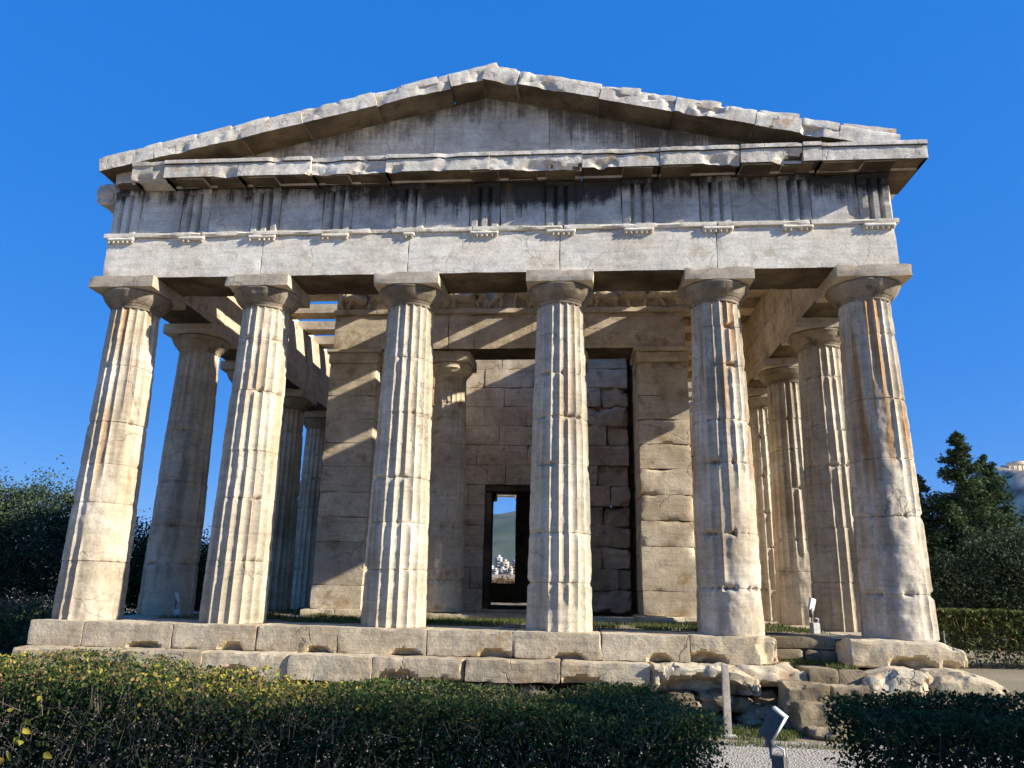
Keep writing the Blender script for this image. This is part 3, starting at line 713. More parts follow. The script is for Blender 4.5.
def ashlar(name, along, a0, a1, face, back, z0, z1, seed, ch=.52, bl=1.25, holes=(), mat=M_INN, rough=None, jit=.008):
    "coursed wall of separate blocks; along = 'x' or 'y'; holes = (a0, a1, z0, z1)"
    mb = MB(); q = random.Random(seed); z = z0; row = 0
    while z < z1 - .05:
        zt = min(z + ch, z1); a = a0 - (bl * .5 if row % 2 else 0)
        while a < a1 - .02:
            b = min(a + bl * q.uniform(.85, 1.15), a1); s_ = max(a, a0)
            if a1 - b < .25: b = a1
            segs = [(s_, b, z, zt)]
            for h in holes:
                out = []
                for (p, r_, u, v) in segs:
                    if r_ <= h[0] or p >= h[1] or v <= h[2] or u >= h[3]: out.append((p, r_, u, v)); continue
                    if p < h[0]: out.append((p, h[0], u, v))
                    if r_ > h[1]: out.append((h[1], r_, u, v))
                    pp, rr = max(p, h[0]), min(r_, h[1])
                    if u < h[2]: out.append((pp, rr, u, h[2]))
                    if v > h[3]: out.append((pp, rr, h[3], v))
                segs = out
            for (p, r_, u, v) in segs:
                if r_ - p < .03 or v - u < .03: continue
                d = q.uniform(-jit, jit); rk = rough and rough((p + r_) / 2, (u + v) / 2)
                am, chp, rad = (.07, .20, .03) if rk else (.007, .05, .005)
                if rk: d += q.uniform(-.02, .12)
                f, bk = (face + (d if back > face else -d)), back
                args = (p + .0015, r_ - .0015, min(f, bk), max(f, bk)) if along == 'x' else (min(f, bk), max(f, bk), p + .003, r_ - .003)
                V, F = stone(*args, u + .0015, v - .0015, .085 if along == 'x' else .14, rad, chp, am, seed * 7 + int(p * 31 + u * 57)); mb.add(V, F, q.uniform(-.10, .09))
            a = b
        z = zt; row += 1
    return mb.build(name, mat, T, smooth=True, sharp=32)
ashlar("wall", 'x', -2.9, 2.9, 7.4, 7.95, .1, 7.3, 1201, holes=((-.80, .80, .1, 3.20),), rough=lambda x, z: x > 1.95 + .5 * math.sin(z * 2.2) and z < 6.2)
for sgn in (-1, 1):
    ashlar("wall", 'y', 5.3, 21.5, sgn * 3.05, sgn * 3.85, .1, 7.78, 1210 + sgn)
mb = MB(); EH = (-2.15, -1.08, .90, 4.66)
for b in ((-3.0, EH[0], .1, 7.3), (EH[1], 3.0, .1, 7.3), (EH[0], EH[1], .1, EH[2]), (EH[0], EH[1], EH[3], 7.3)):
    V, F = stone(b[0], b[1] , 21.0, 21.5, b[2], b[3], .2, .01, .05, .02, 1230); mb.add(V, F)
V, F = stone(EH[0] - .05, EH[0] + .22, 20.98, 21.4, EH[3] - .3, EH[3] + .05, .05, .05, .12, .05, 1233); mb.add(V, F)
mb.build("wall", M_INN, T, smooth=True, sharp=32)
V, F = stone(-3.9, 3.9, 7.96, 21.5, 7.31, 7.62, .5, .02, .05, .01, 1240); part("roof", V, F, M_POR)
# doorway lining
fr = obj("door_frame", None, T)
mb = MB()
for x0, x1, z0, z1 in ((-.80, -.62, .1, 3.05), (.62, .80, .1, 3.05), (-.80, .80, 3.05, 3.20)):
    V, F = stone(x0 + .002, x1 - .002, 7.44, 7.93, z0 + .002, z1 - .002, .1, .008, .03, .005, 1250 + int(x0 * 9)); mb.add(V, F)
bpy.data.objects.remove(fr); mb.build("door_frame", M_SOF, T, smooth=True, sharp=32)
V, F = stone(-1.5, 1.5, 6.95, 7.9, -.02, .12, .1, .02, .06, .02, 1260); part("threshold", V, F, M_STP, .05)
V, F = stone(-2.75, 2.75, 3.75, 4.6, -.02, .10, .1, .02, .08, .025, 1261); part("threshold", V, F, M_STP, .02)
for sx_ in (-1.30, 1.30):
    V, F, tone = shaft(1270 + int(sx_ * 10), R0=.455, R1=.36, H=5.08, seg=6, nz=70, depth=.03, wear=2.2, erode=((270, 1.0, 70, 2.0, .9),))
    c = obj("column", mesh("column", V, F, M_INN, True, tone, sharp=42), T, (sx_, 4.40, .12))
    V, F = echinus(1280, .36, .50, 5.08); obj("echinus", mesh("echinus", V, F, M_INN, True, sharp=40), c)
    V, F = stone(-.52, .52, -.52, .52, 5.382, 5.626, .08, .01, .08, .008, 1281); obj("abacus", mesh("abacus", V, F, M_INN, True, sharp=35), c)
ej = [-3.93, -1.33, .9, 3.93]; ej = [-3.93, -1.30, 1.30, 3.93]
for i in range(3):
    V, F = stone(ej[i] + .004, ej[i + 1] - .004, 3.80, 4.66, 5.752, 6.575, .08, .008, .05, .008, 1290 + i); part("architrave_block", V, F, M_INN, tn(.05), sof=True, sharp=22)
V, F = stone(-3.97, 3.97, 3.73, 4.66, 6.578, 6.69, .08, .008, .05, .006, 1295); part("taenia", V, F, M_INN, .0)
V, F = stone(-3.93, 3.93, 3.86, 4.6, 6.693, 7.408, .2, .008, .02, .004, 1296); fz = part("inner_frieze", V, F, M_INN, -.05)
# battered figures carved on the inner frieze (plain, headless bodies)
nx, nz_ = 460, 46; xs = np.linspace(-3.9, 3.9, nx); zs = np.linspace(6.603, 7.315, nz_); X, Z = np.meshgrid(xs, zs)
rs = np.random.RandomState(77); H_ = np.zeros_like(X); cx = -3.75
def cap_(a, b, r0, r1, lift=1.0):
    global H_
    ax, az = a; bx, bz = b; L2 = (bx - ax) ** 2 + (bz - az) ** 2 + 1e-9
    t = np.clip(((X - ax) * (bx - ax) + (Z - az) * (bz - az)) / L2, 0, 1); d = np.hypot(X - ax - t * (bx - ax), Z - az - t * (bz - az)); r = r0 + (r1 - r0) * t
    H_ = np.maximum(H_, np.sqrt(np.clip(r * r - d * d, 0, None)) * 1.9 * lift + .03 * (d < r))
while cx < 3.8:
    ln = rs.uniform(-.22, .22); zt = rs.uniform(7.12, 7.24); hip = (cx, rs.uniform(6.88, 6.98)); sh = (cx + ln, zt)
    cap_(hip, sh, .085, .11)
    for s_ in (-1, 1):
        kn = (hip[0] + s_ * rs.uniform(.05, .2), 6.78 + rs.uniform(-.03, .08)); cap_(hip, kn, .065, .05); cap_(kn, (kn[0] + rs.uniform(-.12, .1), 6.62), .05, .035)
        if rs.rand() < .75:
            el = (sh[0] + s_ * rs.uniform(.12, .24), sh[1] + rs.uniform(-.15, .08)); cap_(sh, el, .045, .035)
            if rs.rand() < .6: cap_(el, (el[0] + rs.uniform(-.1, .14), el[1] + rs.uniform(-.12, .12)), .035, .028)
    if rs.rand() < .35: cap_((sh[0], 7.22), (sh[0] + rs.uniform(-.03, .05), 7.28), .06, .055)
    if rs.rand() < .45: cap_((cx + .1, 6.9), (cx + .45, 6.86 + rs.uniform(-.05, .1)), .10, .11); cx += .25
    cx += rs.uniform(.30, .48)
PP = np.stack([X.ravel(), X.ravel() * 0, Z.ravel()], 1)
H_ = np.clip(H_.ravel() * (.75 + .5 * fbm(PP * 5, 3, 3)) - np.clip(fbm(PP * 3, 8, 3) - .6, 0, 1) * .4, .0, None) + (fbm(PP * 9, 31, 3) - .5) * .012 + .012
PP[:, 2] += .09; PP[:, 1] = 3.852 - np.clip(H_, 0.002, .24)
i, j = np.meshgrid(np.arange(nx - 1), np.arange(nz_ - 1)); a = (j * nx + i).ravel(); Fq = np.stack([a, a + 1, a + nx + 1, a + nx], 1)
part("relief", PP, Fq, M_INN, .02, fz, sharp=60)
# floor of trodden earth between the steps
P, F = gridsheet(np.linspace(-5.68, 5.68, 70), np.linspace(.55, 30, 110), lambda x, y: -.015 + .07 * np.clip(fbm(np.stack([x, y, x * 0], 1) * 1.3, 12) - .35, 0, 1))
kind(obj("floor", mesh("floor", P, F, M_EARTH, True)), 'structure')
# ------------------------------------------------------------------ stairs, posts, floodlights
st = thing("stone_stairs", "low crumbling stone stairs of three grey steps leading up to the temple platform", "stairs", (4.75, -1.4, -1.1))
def stair(x0, x1, y0, y1, z0, z1, seed, tone=0, label=None):
    V, F = stone(x0, x1, y0, y1, z0, z1, .028, .008, .10, .05, seed); o = part("step", V - np.array([4.75, -1.4, -1.1]), F, M_POR, tone, st, 20)
    if label: o['label'] = label
stair(4.24, 4.80, -1.42, -1.05, -1.1, -.535, 1401, .0); stair(4.81, 5.30, -1.40, -1.05, -1.1, -.53, 1402, .0)
stair(4.30, 4.72, -1.72, -1.43, -1.1, -.725, 1403, .04); stair(4.73, 5.26, -1.70, -1.43, -1.1, -.72, 1404, .0)
stair(4.40, 5.30, -1.98, -1.73, -1.1, -.98, 1405, .1, "low flat bottom step")
M_WOOD = plain("weathered timber", (.52, .44, .33), .8, var=.25, scale=14, bump=.3)
M_STEEL = plain("grey painted metal", (.17, .17, .165), .5, .1, .1, 20)
M_LGREY = plain("pale grey metal", (.74, .73, .68), .5, .0, .08, 20)
M_DARK = plain("dark lamp housing", (.030, .030, .029), .45, .0, .2, 20)
M_LAMP = plain("grey lamp housing", (.15, .135, .11), .6, .0, .12, 20)
M_GLASS = plain("lamp glass", (.05, .055, .06), .15)
M_CONC = plain("concrete", (.46, .44, .40), .9, var=.15, scale=18, bump=.3)
po = thing("post", "plain pale timber post standing at the edge of the gravel path", "post", (3.385, -2.0, -1.09))
V, F = stone(-.043, .043, -.043, .043, 0, .83, .05, .006, .012, .002, 1411); part("post_shaft", V, F, M_WOOD, 0, po)
V, F = stone(-.10, .10, -.09, .09, -.03, .022, .04, .01, .02, .006, 1412); part("base", V, F, M_CONC, 0, po)
def stake(x, y, z0, z1, label):
    t = thing("stake", label, "stake", (x, y, z0)); mb = MB(); mb.add(*tube([(0, 0, -.02), (.004, 0, (z1 - z0) * .5), (0, 0, z1 - z0)], .012, 8)); mb.build("rod", M_STEEL, t)
    mb = MB(); mb.add(*tube([(0, 0, z1 - z0 - .01), (0, 0, z1 - z0 + .015)], [.02, .014], 8)); mb.build("knob", M_STEEL, t)
stake(-1.97, -1.55, -1.1, -.58, "thin grey metal stake in front of the lower temple step behind the long hedge")
stake(8.23, 3.0, -1.1, .0, "slim grey metal rod beyond the right corner column in front of the trimmed hedge")
def floodlight(label, loc, rz, tilt, s=1.0, body=None, base=None, arm=.30, head=(.15, .08, .27), bh=.24, bw=.09):
    body = body or M_DARK; t = thing("floodlight", label, "floodlight", loc, rz, "floodlights")
    mb = MB(); V, F = stone(-bw * s, bw * s, -bw * .8 * s, bw * .8 * s, 0, bh * s, .05, .008, .006, .001, 7); mb.add(V, F); mb.build("control_box", base or M_STEEL, t, smooth=True, sharp=30)
    mb = MB(); mb.add(*tube([(-.06 * s, 0, (bh - .04) * s), (-.07 * s, 0, bh * s + arm * .5), (-.05 * s, 0, bh * s + arm)], .018 * s, 8)); mb.add(*box(-.10 * s, -.045 * s, -.03, .03, bh * s + arm * .35, bh * s + arm)); mb.build("arm", M_STEEL, t)
    h = obj("lamp_head", None, t); bpy.data.objects.remove(h)
    a, b, c = (q * s for q in head); zc = bh * s + arm + c * .30
    def tr(V): 
        V = rot_xz(np.asarray(V, float), -R(tilt)); return V + np.array([-.04 * s, 0, zc])
    mb = MB(); V, F = stone(-a / 2, a / 2, -b / 2, b / 2, -c / 2, c / 2, .03, .008, .004, .0005, 9); mb.add(tr(V), F); 
    hd = mb.build("lamp_head", body, t, smooth=True, sharp=30)
    mb = MB(); mb.add(tr(box(-a * .52, a * .52, -b * .3, b * .56, c * .49, c * .515)[0]), box(0, 1, 0, 1, 0, 1)[1]); mb.add(tr(box(a * .46, a * .53, -b * .42, b * .42, -c * .45, c * .49)[0]), box(0, 1, 0, 1, 0, 1)[1]); mb.build("rim", M_LGREY, hd)
    mb = MB(); mb.add(tr(box(-a * .42, a * .42, b * .49, b * .54, -c * .42, c * .42)[0]), box(0, 1, 0, 1, 0, 1)[1]); mb.build("glass", M_GLASS, hd)
    mb = MB(); mb.add(*tube([(.05 * s, -.02, bh * s - .01), (.06 * s, -.05, bh * s + .05), (.0, -.05, bh * s + .07), (-.05 * s, -.02, bh * s + .05)], .008, 6)); mb.build("cable", M_LGREY, t)
    return t
floodlight("grey tilted floodlight on a grey box standing on the gravel between the two front hedges", (3.22, -5.2, -1.07), -.60, 34, 1.0, M_LAMP, M_LAMP, .15, (.125, .085, .25), .37, .055)
floodlight("pale grey floodlight on a concrete block beside the right corner column", (5.37, .98, .0), .4, 18, .72, M_LGREY, M_CONC, .22, (.13, .08, .27))
floodlight("pale slender floodlight at the foot of the second column on the left side", (-5.62, 1.55, .0), .3, -22, .55, M_LGREY, M_LGREY, .16, (.10, .07, .30))
floodlight("small black floodlight in the shade by the left corner of the inner building", (-4.35, 6.6, .0), 0, 20, .6, M_DARK, M_DARK, .1)

# ------------------------------------------------------------------ plants
def leaf_quads(Pc, L, W, rs, up=.35, droop=None):
    n = len(Pc); L = np.broadcast_to(L, n); W = np.broadcast_to(W, n)
    d = rs.normal(size=(n, 3)); d /= np.linalg.norm(d, axis=1)[:, None]
    if droop is not None: d = d * .6 + droop; d /= np.linalg.norm(d, axis=1)[:, None]
    nr = rs.normal(size=(n, 3)) * (1 - up) + np.array([0, 0, up * 2]); w_ = np.cross(d, nr); w_ /= np.linalg.norm(w_, axis=1)[:, None] + 1e-9
    a = Pc - d * L[:, None] / 2; b = Pc + d * L[:, None] / 2; m_ = Pc - d * L[:, None] * .06
    V = np.stack([a, m_ + w_ * W[:, None] / 2, b, m_ - w_ * W[:, None] / 2], 1).reshape(-1, 3)
    return V, np.arange(4 * n).reshape(-1, 4)
def leaf_folded(Pc, L, W, rs):
    "broad pointed leaves folded along the midrib: two quads each"
    n = len(Pc); d = rs.normal(size=(n, 3)) * np.array([.7, .5, .5]) + np.array([0, 0, -.7]); d /= np.linalg.norm(d, axis=1)[:, None]
    nr = rs.normal(size=(n, 3)) * .5 + np.array([.2, -.9, .4]); w_ = np.cross(d, nr); w_ /= np.linalg.norm(w_, axis=1)[:, None]; nr = np.cross(w_, d)
    L = L[:, None]; W = W[:, None]; b = Pc - d * L * .5; t = Pc + d * L * .5; lift = nr * W * .22
    V = np.stack([b, b + d * L * .22 + w_ * W * .48 + lift, b + d * L * .58 + w_ * W * .36 + lift, t, b + d * L * .58 - w_ * W * .36 + lift, b + d * L * .22 - w_ * W * .48 + lift], 1).reshape(-1, 3)
    o = np.arange(n)[:, None] * 6
    return V, np.concatenate([o + np.array([0, 1, 2, 3]), o + np.array([0, 3, 4, 5])])
def twigs(Pa, Pb, rad):
    "thin three sided sticks from Pa to Pb"
    n = len(Pa); d = Pb - Pa; d /= np.linalg.norm(d, axis=1)[:, None] + 1e-9
    a = np.cross(d, np.array([.3, .5, .8])); a /= np.linalg.norm(a, axis=1)[:, None] + 1e-9; b = np.cross(d, a); rad = np.broadcast_to(rad, n)[:, None]
    V = np.stack([P_ + rad * k * (math.cos(t) * a + math.sin(t) * b) for P_, k in ((Pa, 1), (Pb, .5)) for t in (0, 2.1, 4.2)], 1).reshape(-1, 3)
    o = np.arange(n)[:, None] * 6; F = np.concatenate([o + np.array([k, (k + 1) % 3, 3 + (k + 1) % 3, 3 + k]) for k in range(3)])
    return V, F
G_HEDGE = leaf_mat("hedge leaves", [(0, (.028, .048, .014)), (.4, (.055, .088, .024)), (.75, (.10, .14, .035)), (1, (.20, .21, .055))])
G_LIGHT = leaf_mat("sunny hedge leaves", [(0, (.06, .085, .022)), (.4, (.11, .14, .035)), (.75, (.17, .19, .05)), (1, (.26, .22, .08))])
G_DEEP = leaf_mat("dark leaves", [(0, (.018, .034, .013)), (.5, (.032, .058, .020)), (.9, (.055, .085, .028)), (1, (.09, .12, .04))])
G_YEL = leaf_mat("yellow leaves", [(0, (.36, .31, .04)), (.4, (.48, .40, .05)), (.7, (.34, .22, .05)), (1, (.24, .30, .06))])
G_DRY = leaf_mat("dry leaves", [(0, (.16, .09, .045)), (.5, (.24, .14, .06)), (1, (.34, .22, .10))], trans=.1)
G_OLIVE = leaf_mat("olive leaves", [(0, (.030, .042, .020)), (.5, (.055, .075, .036)), (.85, (.10, .13, .065)), (1, (.17, .20, .11))])
G_CON = leaf_mat("conifer needles", [(0, (.026, .048, .020)), (.5, (.050, .082, .032)), (.9, (.10, .135, .05)), (1, (.17, .19, .075))], trans=.2)
G_GRASS = leaf_mat("grass blades", [(0, (.06, .075, .022)), (.5, (.095, .125, .032)), (.85, (.16, .17, .05)), (1, (.30, .26, .11))])
M_TWIG = plain("twigs", (.15, .11, .075), .9, var=.4, scale=6)
M_BARK = plain("bark", (.13, .10, .07), .95, var=.35, scale=9, bump=.6)

def hedge(name, label, x0, x1, y0, y1, zb, ztop, n, seed, mats, twig=900, sparse=None, size=.03, yel=None, big=0, core=0, tl=1.0):
    rs = np.random.RandomState(seed)
    t = thing(name, label, "hedge", ((x0 + x1) / 2, (y0 + y1) / 2, zb)); c = np.array([(x0 + x1) / 2, (y0 + y1) / 2, zb])
    def zt(x, y): return ztop(x) + .16 * (fbm(np.stack([x, y, x * 0], 1) * 2.2, seed, 4) - .5)
    # candidates everywhere in the box, kept mostly near the outside
    m = n * 3; X = rs.uniform(x0, x1, m); Y = rs.uniform(y0, y1, m); tz = zt(X, Y)
    Z = tz - (tz - zb - .08) * rs.rand(m) ** 1.7
    bulge = .34 * np.clip(fbm(np.stack([X, Z, X * 0], 1) * 2.6, seed + 21, 3) - .40, 0, 1) + .10 * (tz - Z)
    ex = np.minimum.reduce([X - x0, x1 - X, Y - y0 - bulge, y1 - Y, tz - Z])
    cl = fbm(np.stack([X, Y, Z], 1) * 5, seed + 3, 3)
    keep = (ex > 0) & (rs.rand(m) < np.clip(np.exp(-np.clip(ex, 0, 1) / .14) * 1.1, .10, 1) * np.clip((cl - .30) * 4, .05, 1) * (1 if sparse is None else sparse(X, Y, Z)))
    Pl = np.stack([X, Y, Z], 1)[keep][:n]
    Pl = Pl + .05 * (rs.rand(len(Pl), 3) - .5)
    if core:                                                    # the crowded inside of the hedge
        Q = np.stack([rs.uniform(x0 + .10, x1 - .12, core), rs.uniform(y0 + .22, y1 - .1, core), rs.rand(core)], 1); qz = zt(Q[:, 0], Q[:, 1]) - .07
        Q[:, 2] = zb + .05 + (qz - zb - .05) * Q[:, 2] ** .7; Pl = np.vstack([Pl, Q])
    L = size * rs.uniform(.6, 1.4, len(Pl)); mi = np.zeros(len(Pl), int)
    if core: L[-core:] *= 1.5
    if yel is not None:
        k = rs.rand(len(Pl)) < yel(Pl); mi[k] = 1; L[k] *= 1.25
    if len(mats) > 2: mi[(rs.rand(len(Pl)) < (.07 + .12 * (Pl[:, 0] < -.1)))] = 2
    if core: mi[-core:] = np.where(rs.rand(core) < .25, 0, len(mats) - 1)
    V, F = leaf_quads(Pl, L, L * .55, rs, .45)
    if big:                                                     # a climber's large yellow leaves
        Q = []
        for (bx, bz, k) in big:
            for q in range(k): Q.append((bx + rs.normal() * .05, y0 - rs.uniform(-.02, .06), bz + rs.normal() * .05))
        Q = np.array(Q); V2, F2 = leaf_folded(Q, rs.uniform(.035, .065, len(Q)), rs.uniform(.028, .045, len(Q)), rs)
        F = np.vstack([F, F2 + len(V)]); V = np.vstack([V, V2]); mi = np.concatenate([mi, np.ones(len(F2), int)])
    obj("foliage", mesh("foliage", V - c, F, mats, False, None, mi), t)
    A = np.stack([rs.uniform(x0 + .05, x1 - .05, twig), rs.uniform(y0 + .02, y1 - .05, twig), rs.uniform(zb, ztop((x0 + x1) / 2) - .12, twig)], 1)
    d = rs.normal(size=(twig, 3)) * np.array([.5, .35, .6]) + np.array([0, 0, .45]); B = A + d * rs.uniform(.12, .34, twig)[:, None] * tl
    B[:, 2] = np.minimum(B[:, 2], zt(B[:, 0], B[:, 1]) + .05)
    V, F = twigs(A, B, rs.uniform(.0015, .004, twig) * (size / .03))
    k = int((x1 - x0) * 9); sA = np.stack([rs.uniform(x0 + .1, x1 - .1, k), rs.uniform(y0 + .15, y1 - .15, k), np.full(k, zb - .03)], 1)
    sB = sA + np.stack([rs.normal(size=k) * .12, rs.normal(size=k) * .12, rs.uniform(.45, .8, k) * (ztop((x0 + x1) / 2) - zb)], 1)
    V2, F2 = twigs(sA, sB, rs.uniform(.006, .014, k)); F = np.vstack([F, F2 + len(V)]); V = np.vstack([V, V2])
    obj("branches", mesh("branches", V - c, F, M_TWIG), t)
    return t
def zl(x): return -.13 + .13 * np.clip((-.6 - x) / 1.2, 0, 1) - .02 * np.clip((x - 1.6), 0, 1)
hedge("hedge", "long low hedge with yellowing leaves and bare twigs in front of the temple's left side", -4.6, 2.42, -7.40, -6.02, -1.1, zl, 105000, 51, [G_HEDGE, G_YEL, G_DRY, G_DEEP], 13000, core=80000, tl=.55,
      sparse=lambda x, y, z: np.where(x < .1, np.clip(.24 + .5 * np.clip((z + .30) / .25, 0, 1), .2, 1) * (.7 + .3 * np.clip((x + 1.2) / 1.2, 0, 1)), 1.0), size=.027,
      yel=lambda P: np.clip((fbm(P * np.array([2.2, 2.2, 1]), 77, 3) - .36) * 1.6, 0.02, .42) * (np.exp(-((P[:, 0] + .75 - .3 * (P[:, 1] + 6.6)) / .55) ** 2) + .5 * np.clip((-2.0 - P[:, 0]) / .6, 0, 1)) * np.clip((P[:, 2] + .42) / .22, .05, 1) + .006 + .06 * (P[:, 0] < -.2) * (P[:, 2] > -.24),
      big=[(-1.88, -.30, 4), (-1.93, -.5, 5), (-1.78, -.24, 3), (-1.05, -.50, 2), (-.80, -.42, 1), (-.72, -.52, 2), (-.45, -.52, 2), (-1.84, -.42, 3)])
hedge("hedge", "short dark shaded hedge right of the gravel gap with bare twigs at its left end", 3.33, 8.2, -7.35, -6.1, -1.1, lambda x: -.15 + .10 * np.clip((np.asarray(x) - 3.1) / 2.5, 0, 1) - .12 * np.clip(3.3 - np.asarray(x), 0, 1), 62000, 52, [G_DEEP, G_HEDGE, G_DEEP], 1700, core=26000, size=.030, yel=lambda P: np.full(len(P), .08))
hedge("hedge", "tall trimmed hedge beyond the right corner of the temple below the conifers", 9.9, 22, 8.9, 10.4, -1.1, lambda x: .30 + 0 * np.asarray(x), 46000, 53, [G_LIGHT, G_HEDGE, G_DRY], 900, size=.085, yel=lambda P: np.full(len(P), .45))

def broadleaf(label, base, h, blobs, n, seed, mat, leaf=.10, trunk=.16, group=None, name="tree", cat="tree", clump=.34):
    rs = np.random.RandomState(seed); t = thing(name, label, cat, base, 0, group); mb = MB()
    cs = np.array([b[:3] for b in blobs], float); top = cs.mean(0)
    mb.add(*tube([(0, 0, -.05), (top[0] * .15, top[1] * .15, h * .2), (top[0] * .5, top[1] * .5, h * .42)], [trunk, trunk * .8, trunk * .55], 9))
    K = max(60, n // 110); C = []
    wts = np.array([b[3] * b[4] * b[5] for b in blobs]); wts = wts / wts.sum()
    while len(C) < K:
        b = blobs[rs.choice(len(blobs), p=wts)]; d = rs.normal(size=3); d /= np.linalg.norm(d); rr = rs.rand() ** .30
        q = np.array(b[:3]) + d * rr * np.array(b[3:6]) * (1 + .06 * rs.normal())
        if q[2] > .25: C.append(q)
    C = np.array(C)
    for q in C[rs.choice(K, min(K, 60), False)]:
        s0 = np.array([top[0] * .4, top[1] * .4, h * rs.uniform(.22, .42)]); md = (s0 + q) / 2 + rs.normal(size=3) * .2
        mb.add(*tube([s0, md, q], [trunk * .34, trunk * .2, trunk * .07], 5))
    mb.build("trunk", M_BARK, t, smooth=True)
    k = rs.randint(0, K, n); sc_ = clump * rs.uniform(.5, 1.35, K)
    Pl = C[k] + rs.normal(size=(n, 3)) * sc_[k][:, None] * np.array([1, 1, .72])
    Pl = Pl[Pl[:, 2] > .05]; L = leaf * rs.uniform(.6, 1.35, len(Pl))
    V, F = leaf_quads(Pl, L, L * .5, rs, .3); obj("crown", mesh("crown", V, F, mat), t)
    return t
def conifer(label, base, h, rb, n, seed, lean=.0, group=None, t0=.08):
    rs = np.random.RandomState(seed); t = thing("conifer", label, "tree", base, 0, group); mb = MB()
    mb.add(*tube([(0, 0, -.05), (lean * .4, 0, h * .5), (lean, 0, h * .98)], [.03 * h, .018 * h, .004 * h], 8)); PP_ = []; DD = []
    nb = int(h * 17)
    for k in range(nb):
        f = t0 + (1 - t0) * ((k + rs.rand()) / nb) ** .92; z = f * h; az = rs.uniform(0, 6.283)
        ln = rb * (1 - f) ** .90 * rs.uniform(.45, 1.25) + .07
        d = np.array([math.cos(az), math.sin(az), 0]); p0 = np.array([lean * f, 0, z]); p1 = p0 + d * ln * .55 + np.array([0, 0, ln * rs.uniform(.0, .18)]); p2 = p0 + d * ln + np.array([0, 0, ln * rs.uniform(-.18, .22)])
        if ln > .3: mb.add(*tube([p0, p1, p2], [.02 + .006 * ln, .015, .005], 4))
        m_ = max(8, int(n / nb * (ln / rb + .15) * 1.5)); u = rs.rand(m_) ** .75
        q = p0 + (p2 - p0) * u[:, None] + rs.normal(size=(m_, 3)) * (np.array([.13, .13, .10]) * (.35 + .40 * min(ln, 1.6))); q[:, 2] -= np.abs(rs.normal(size=m_)) * .10 * ln
        PP_.append(q); DD.append(np.tile(d * .55 + np.array([0, 0, .10]), (m_, 1)))
    mb.build("trunk", M_BARK, t, smooth=True)
    Pl = np.vstack(PP_); D = np.vstack(DD); L = rs.uniform(.10, .22, len(Pl)); V, F = leaf_quads(Pl, L, L * .42, rs, .25, D)
    obj("crown", mesh("crown", V, F, G_CON), t); return t
# left side
broadleaf("large dark bushy tree at the left edge with paler sunlit top", (-19, 14.5, -1.1), 5.6, [(0, 0, 3.0, 4.0, 3.2, 2.3), (3.2, .3, 2.4, 2.4, 2.4, 1.8), (-3, 1, 2.8, 3, 2.6, 2.2), (1.4, -.4, 3.9, 1.6, 1.4, 1.1), (-1.2, -.4, 4.1, 1.8, 1.4, 1.1)], 85000, 61, G_OLIVE, .115, .22)
broadleaf("dark rounded shrub seen between the two leftmost front columns", (-13.6, 16, -1.1), 3.8, [(0, 0, 1.9, 2.5, 2.1, 1.8), (1.9, .4, 1.5, 1.7, 1.5, 1.3)], 34000, 62, G_DEEP, .12, .14, name="shrub", cat="shrub")
broadleaf("leafy green shrub seen between the second and third columns", (-12.2, 24, -1.1), 4.2, [(0, 0, 2.3, 2.6, 2, 1.9), (3, 0, 1.9, 2, 2, 1.6)], 26000, 63, G_HEDGE, .14, .13, name="shrub", cat="shrub")
broadleaf("low brown leaved shrub at the left edge below the dark tree", (-13.4, 8.8, -1.1), 1.3, [(0, 0, .75, 1.7, 1.0, .42)], 6000, 64, G_DRY, .10, .05, name="shrub", cat="shrub", clump=.2)
broadleaf("low dark shrub beside the left end of the temple steps", (-10.6, 4.5, -1.1), 1.1, [(0, 0, .5, 2.2, 1.6, .42)], 9000, 65, G_DEEP, .08, .05, name="shrub", cat="shrub", clump=.18)
broadleaf("brown leafless shrub seen low through the temple doorway", (-3.4, 36, -1.1), 2.6, [(0, 0, 1.72, 2.6, .8, .72)], 9000, 66, G_DRY, .12, .06, name="shrub", cat="shrub", clump=.2)
# right side
conifer("tallest dark conifer beside the right corner column", (16.9, 20, -1.1), 8.3, 3.9, 40000, 71, .2)
conifer("dark conifer standing just right of the tallest one", (19.0, 21.5, -1.1), 7.6, 4.0, 40000, 72, -.2)
conifer("shorter slim conifer left of the tallest one touching the column", (15.6, 20.5, -1.1), 6.6, 2.9, 22000, 73)
broadleaf("dark spreading tree under the conifers at the right", (17.6, 17.6, -1.1), 4.6, [(0, 0, 2.3, 2.4, 1.6, 1.9), (-1.9, .2, 1.7, 1.7, 1.5, 1.6)], 40000, 74, G_OLIVE, .11, .15)
broadleaf("light green bushy tree at the right edge below the rocky hill", (20.6, 19, -1.1), 5.3, [(0, 0, 2.7, 2.4, 2.0, 2.1), (2.0, .5, 2.4, 2.2, 2, 2)], 48000, 75, G_OLIVE, .12, .16)
# the tree outside the picture on the right that shades the near hedge
broadleaf("tall dense evergreen tree standing to the right of the photographer", (13.4, -12.7, -1.1), 9.0, [(0, 0, 6.1, 2.4, 2.6, 2.5), (.5, .3, 4.4, 2.2, 2.4, 1.7)], 46000, 76, G_DEEP, .14, .2)
broadleaf("lower bushy evergreen tree between the tall evergreen and the gravel path", (13.6, -9.85, -1.1), 6.0, [(0, -.1, 4.6, 2.2, 1.8, 2.2), (1.2, 0, 3.0, 1.8, 1.6, 1.5)], 40000, 77, G_DEEP, .14, .18)

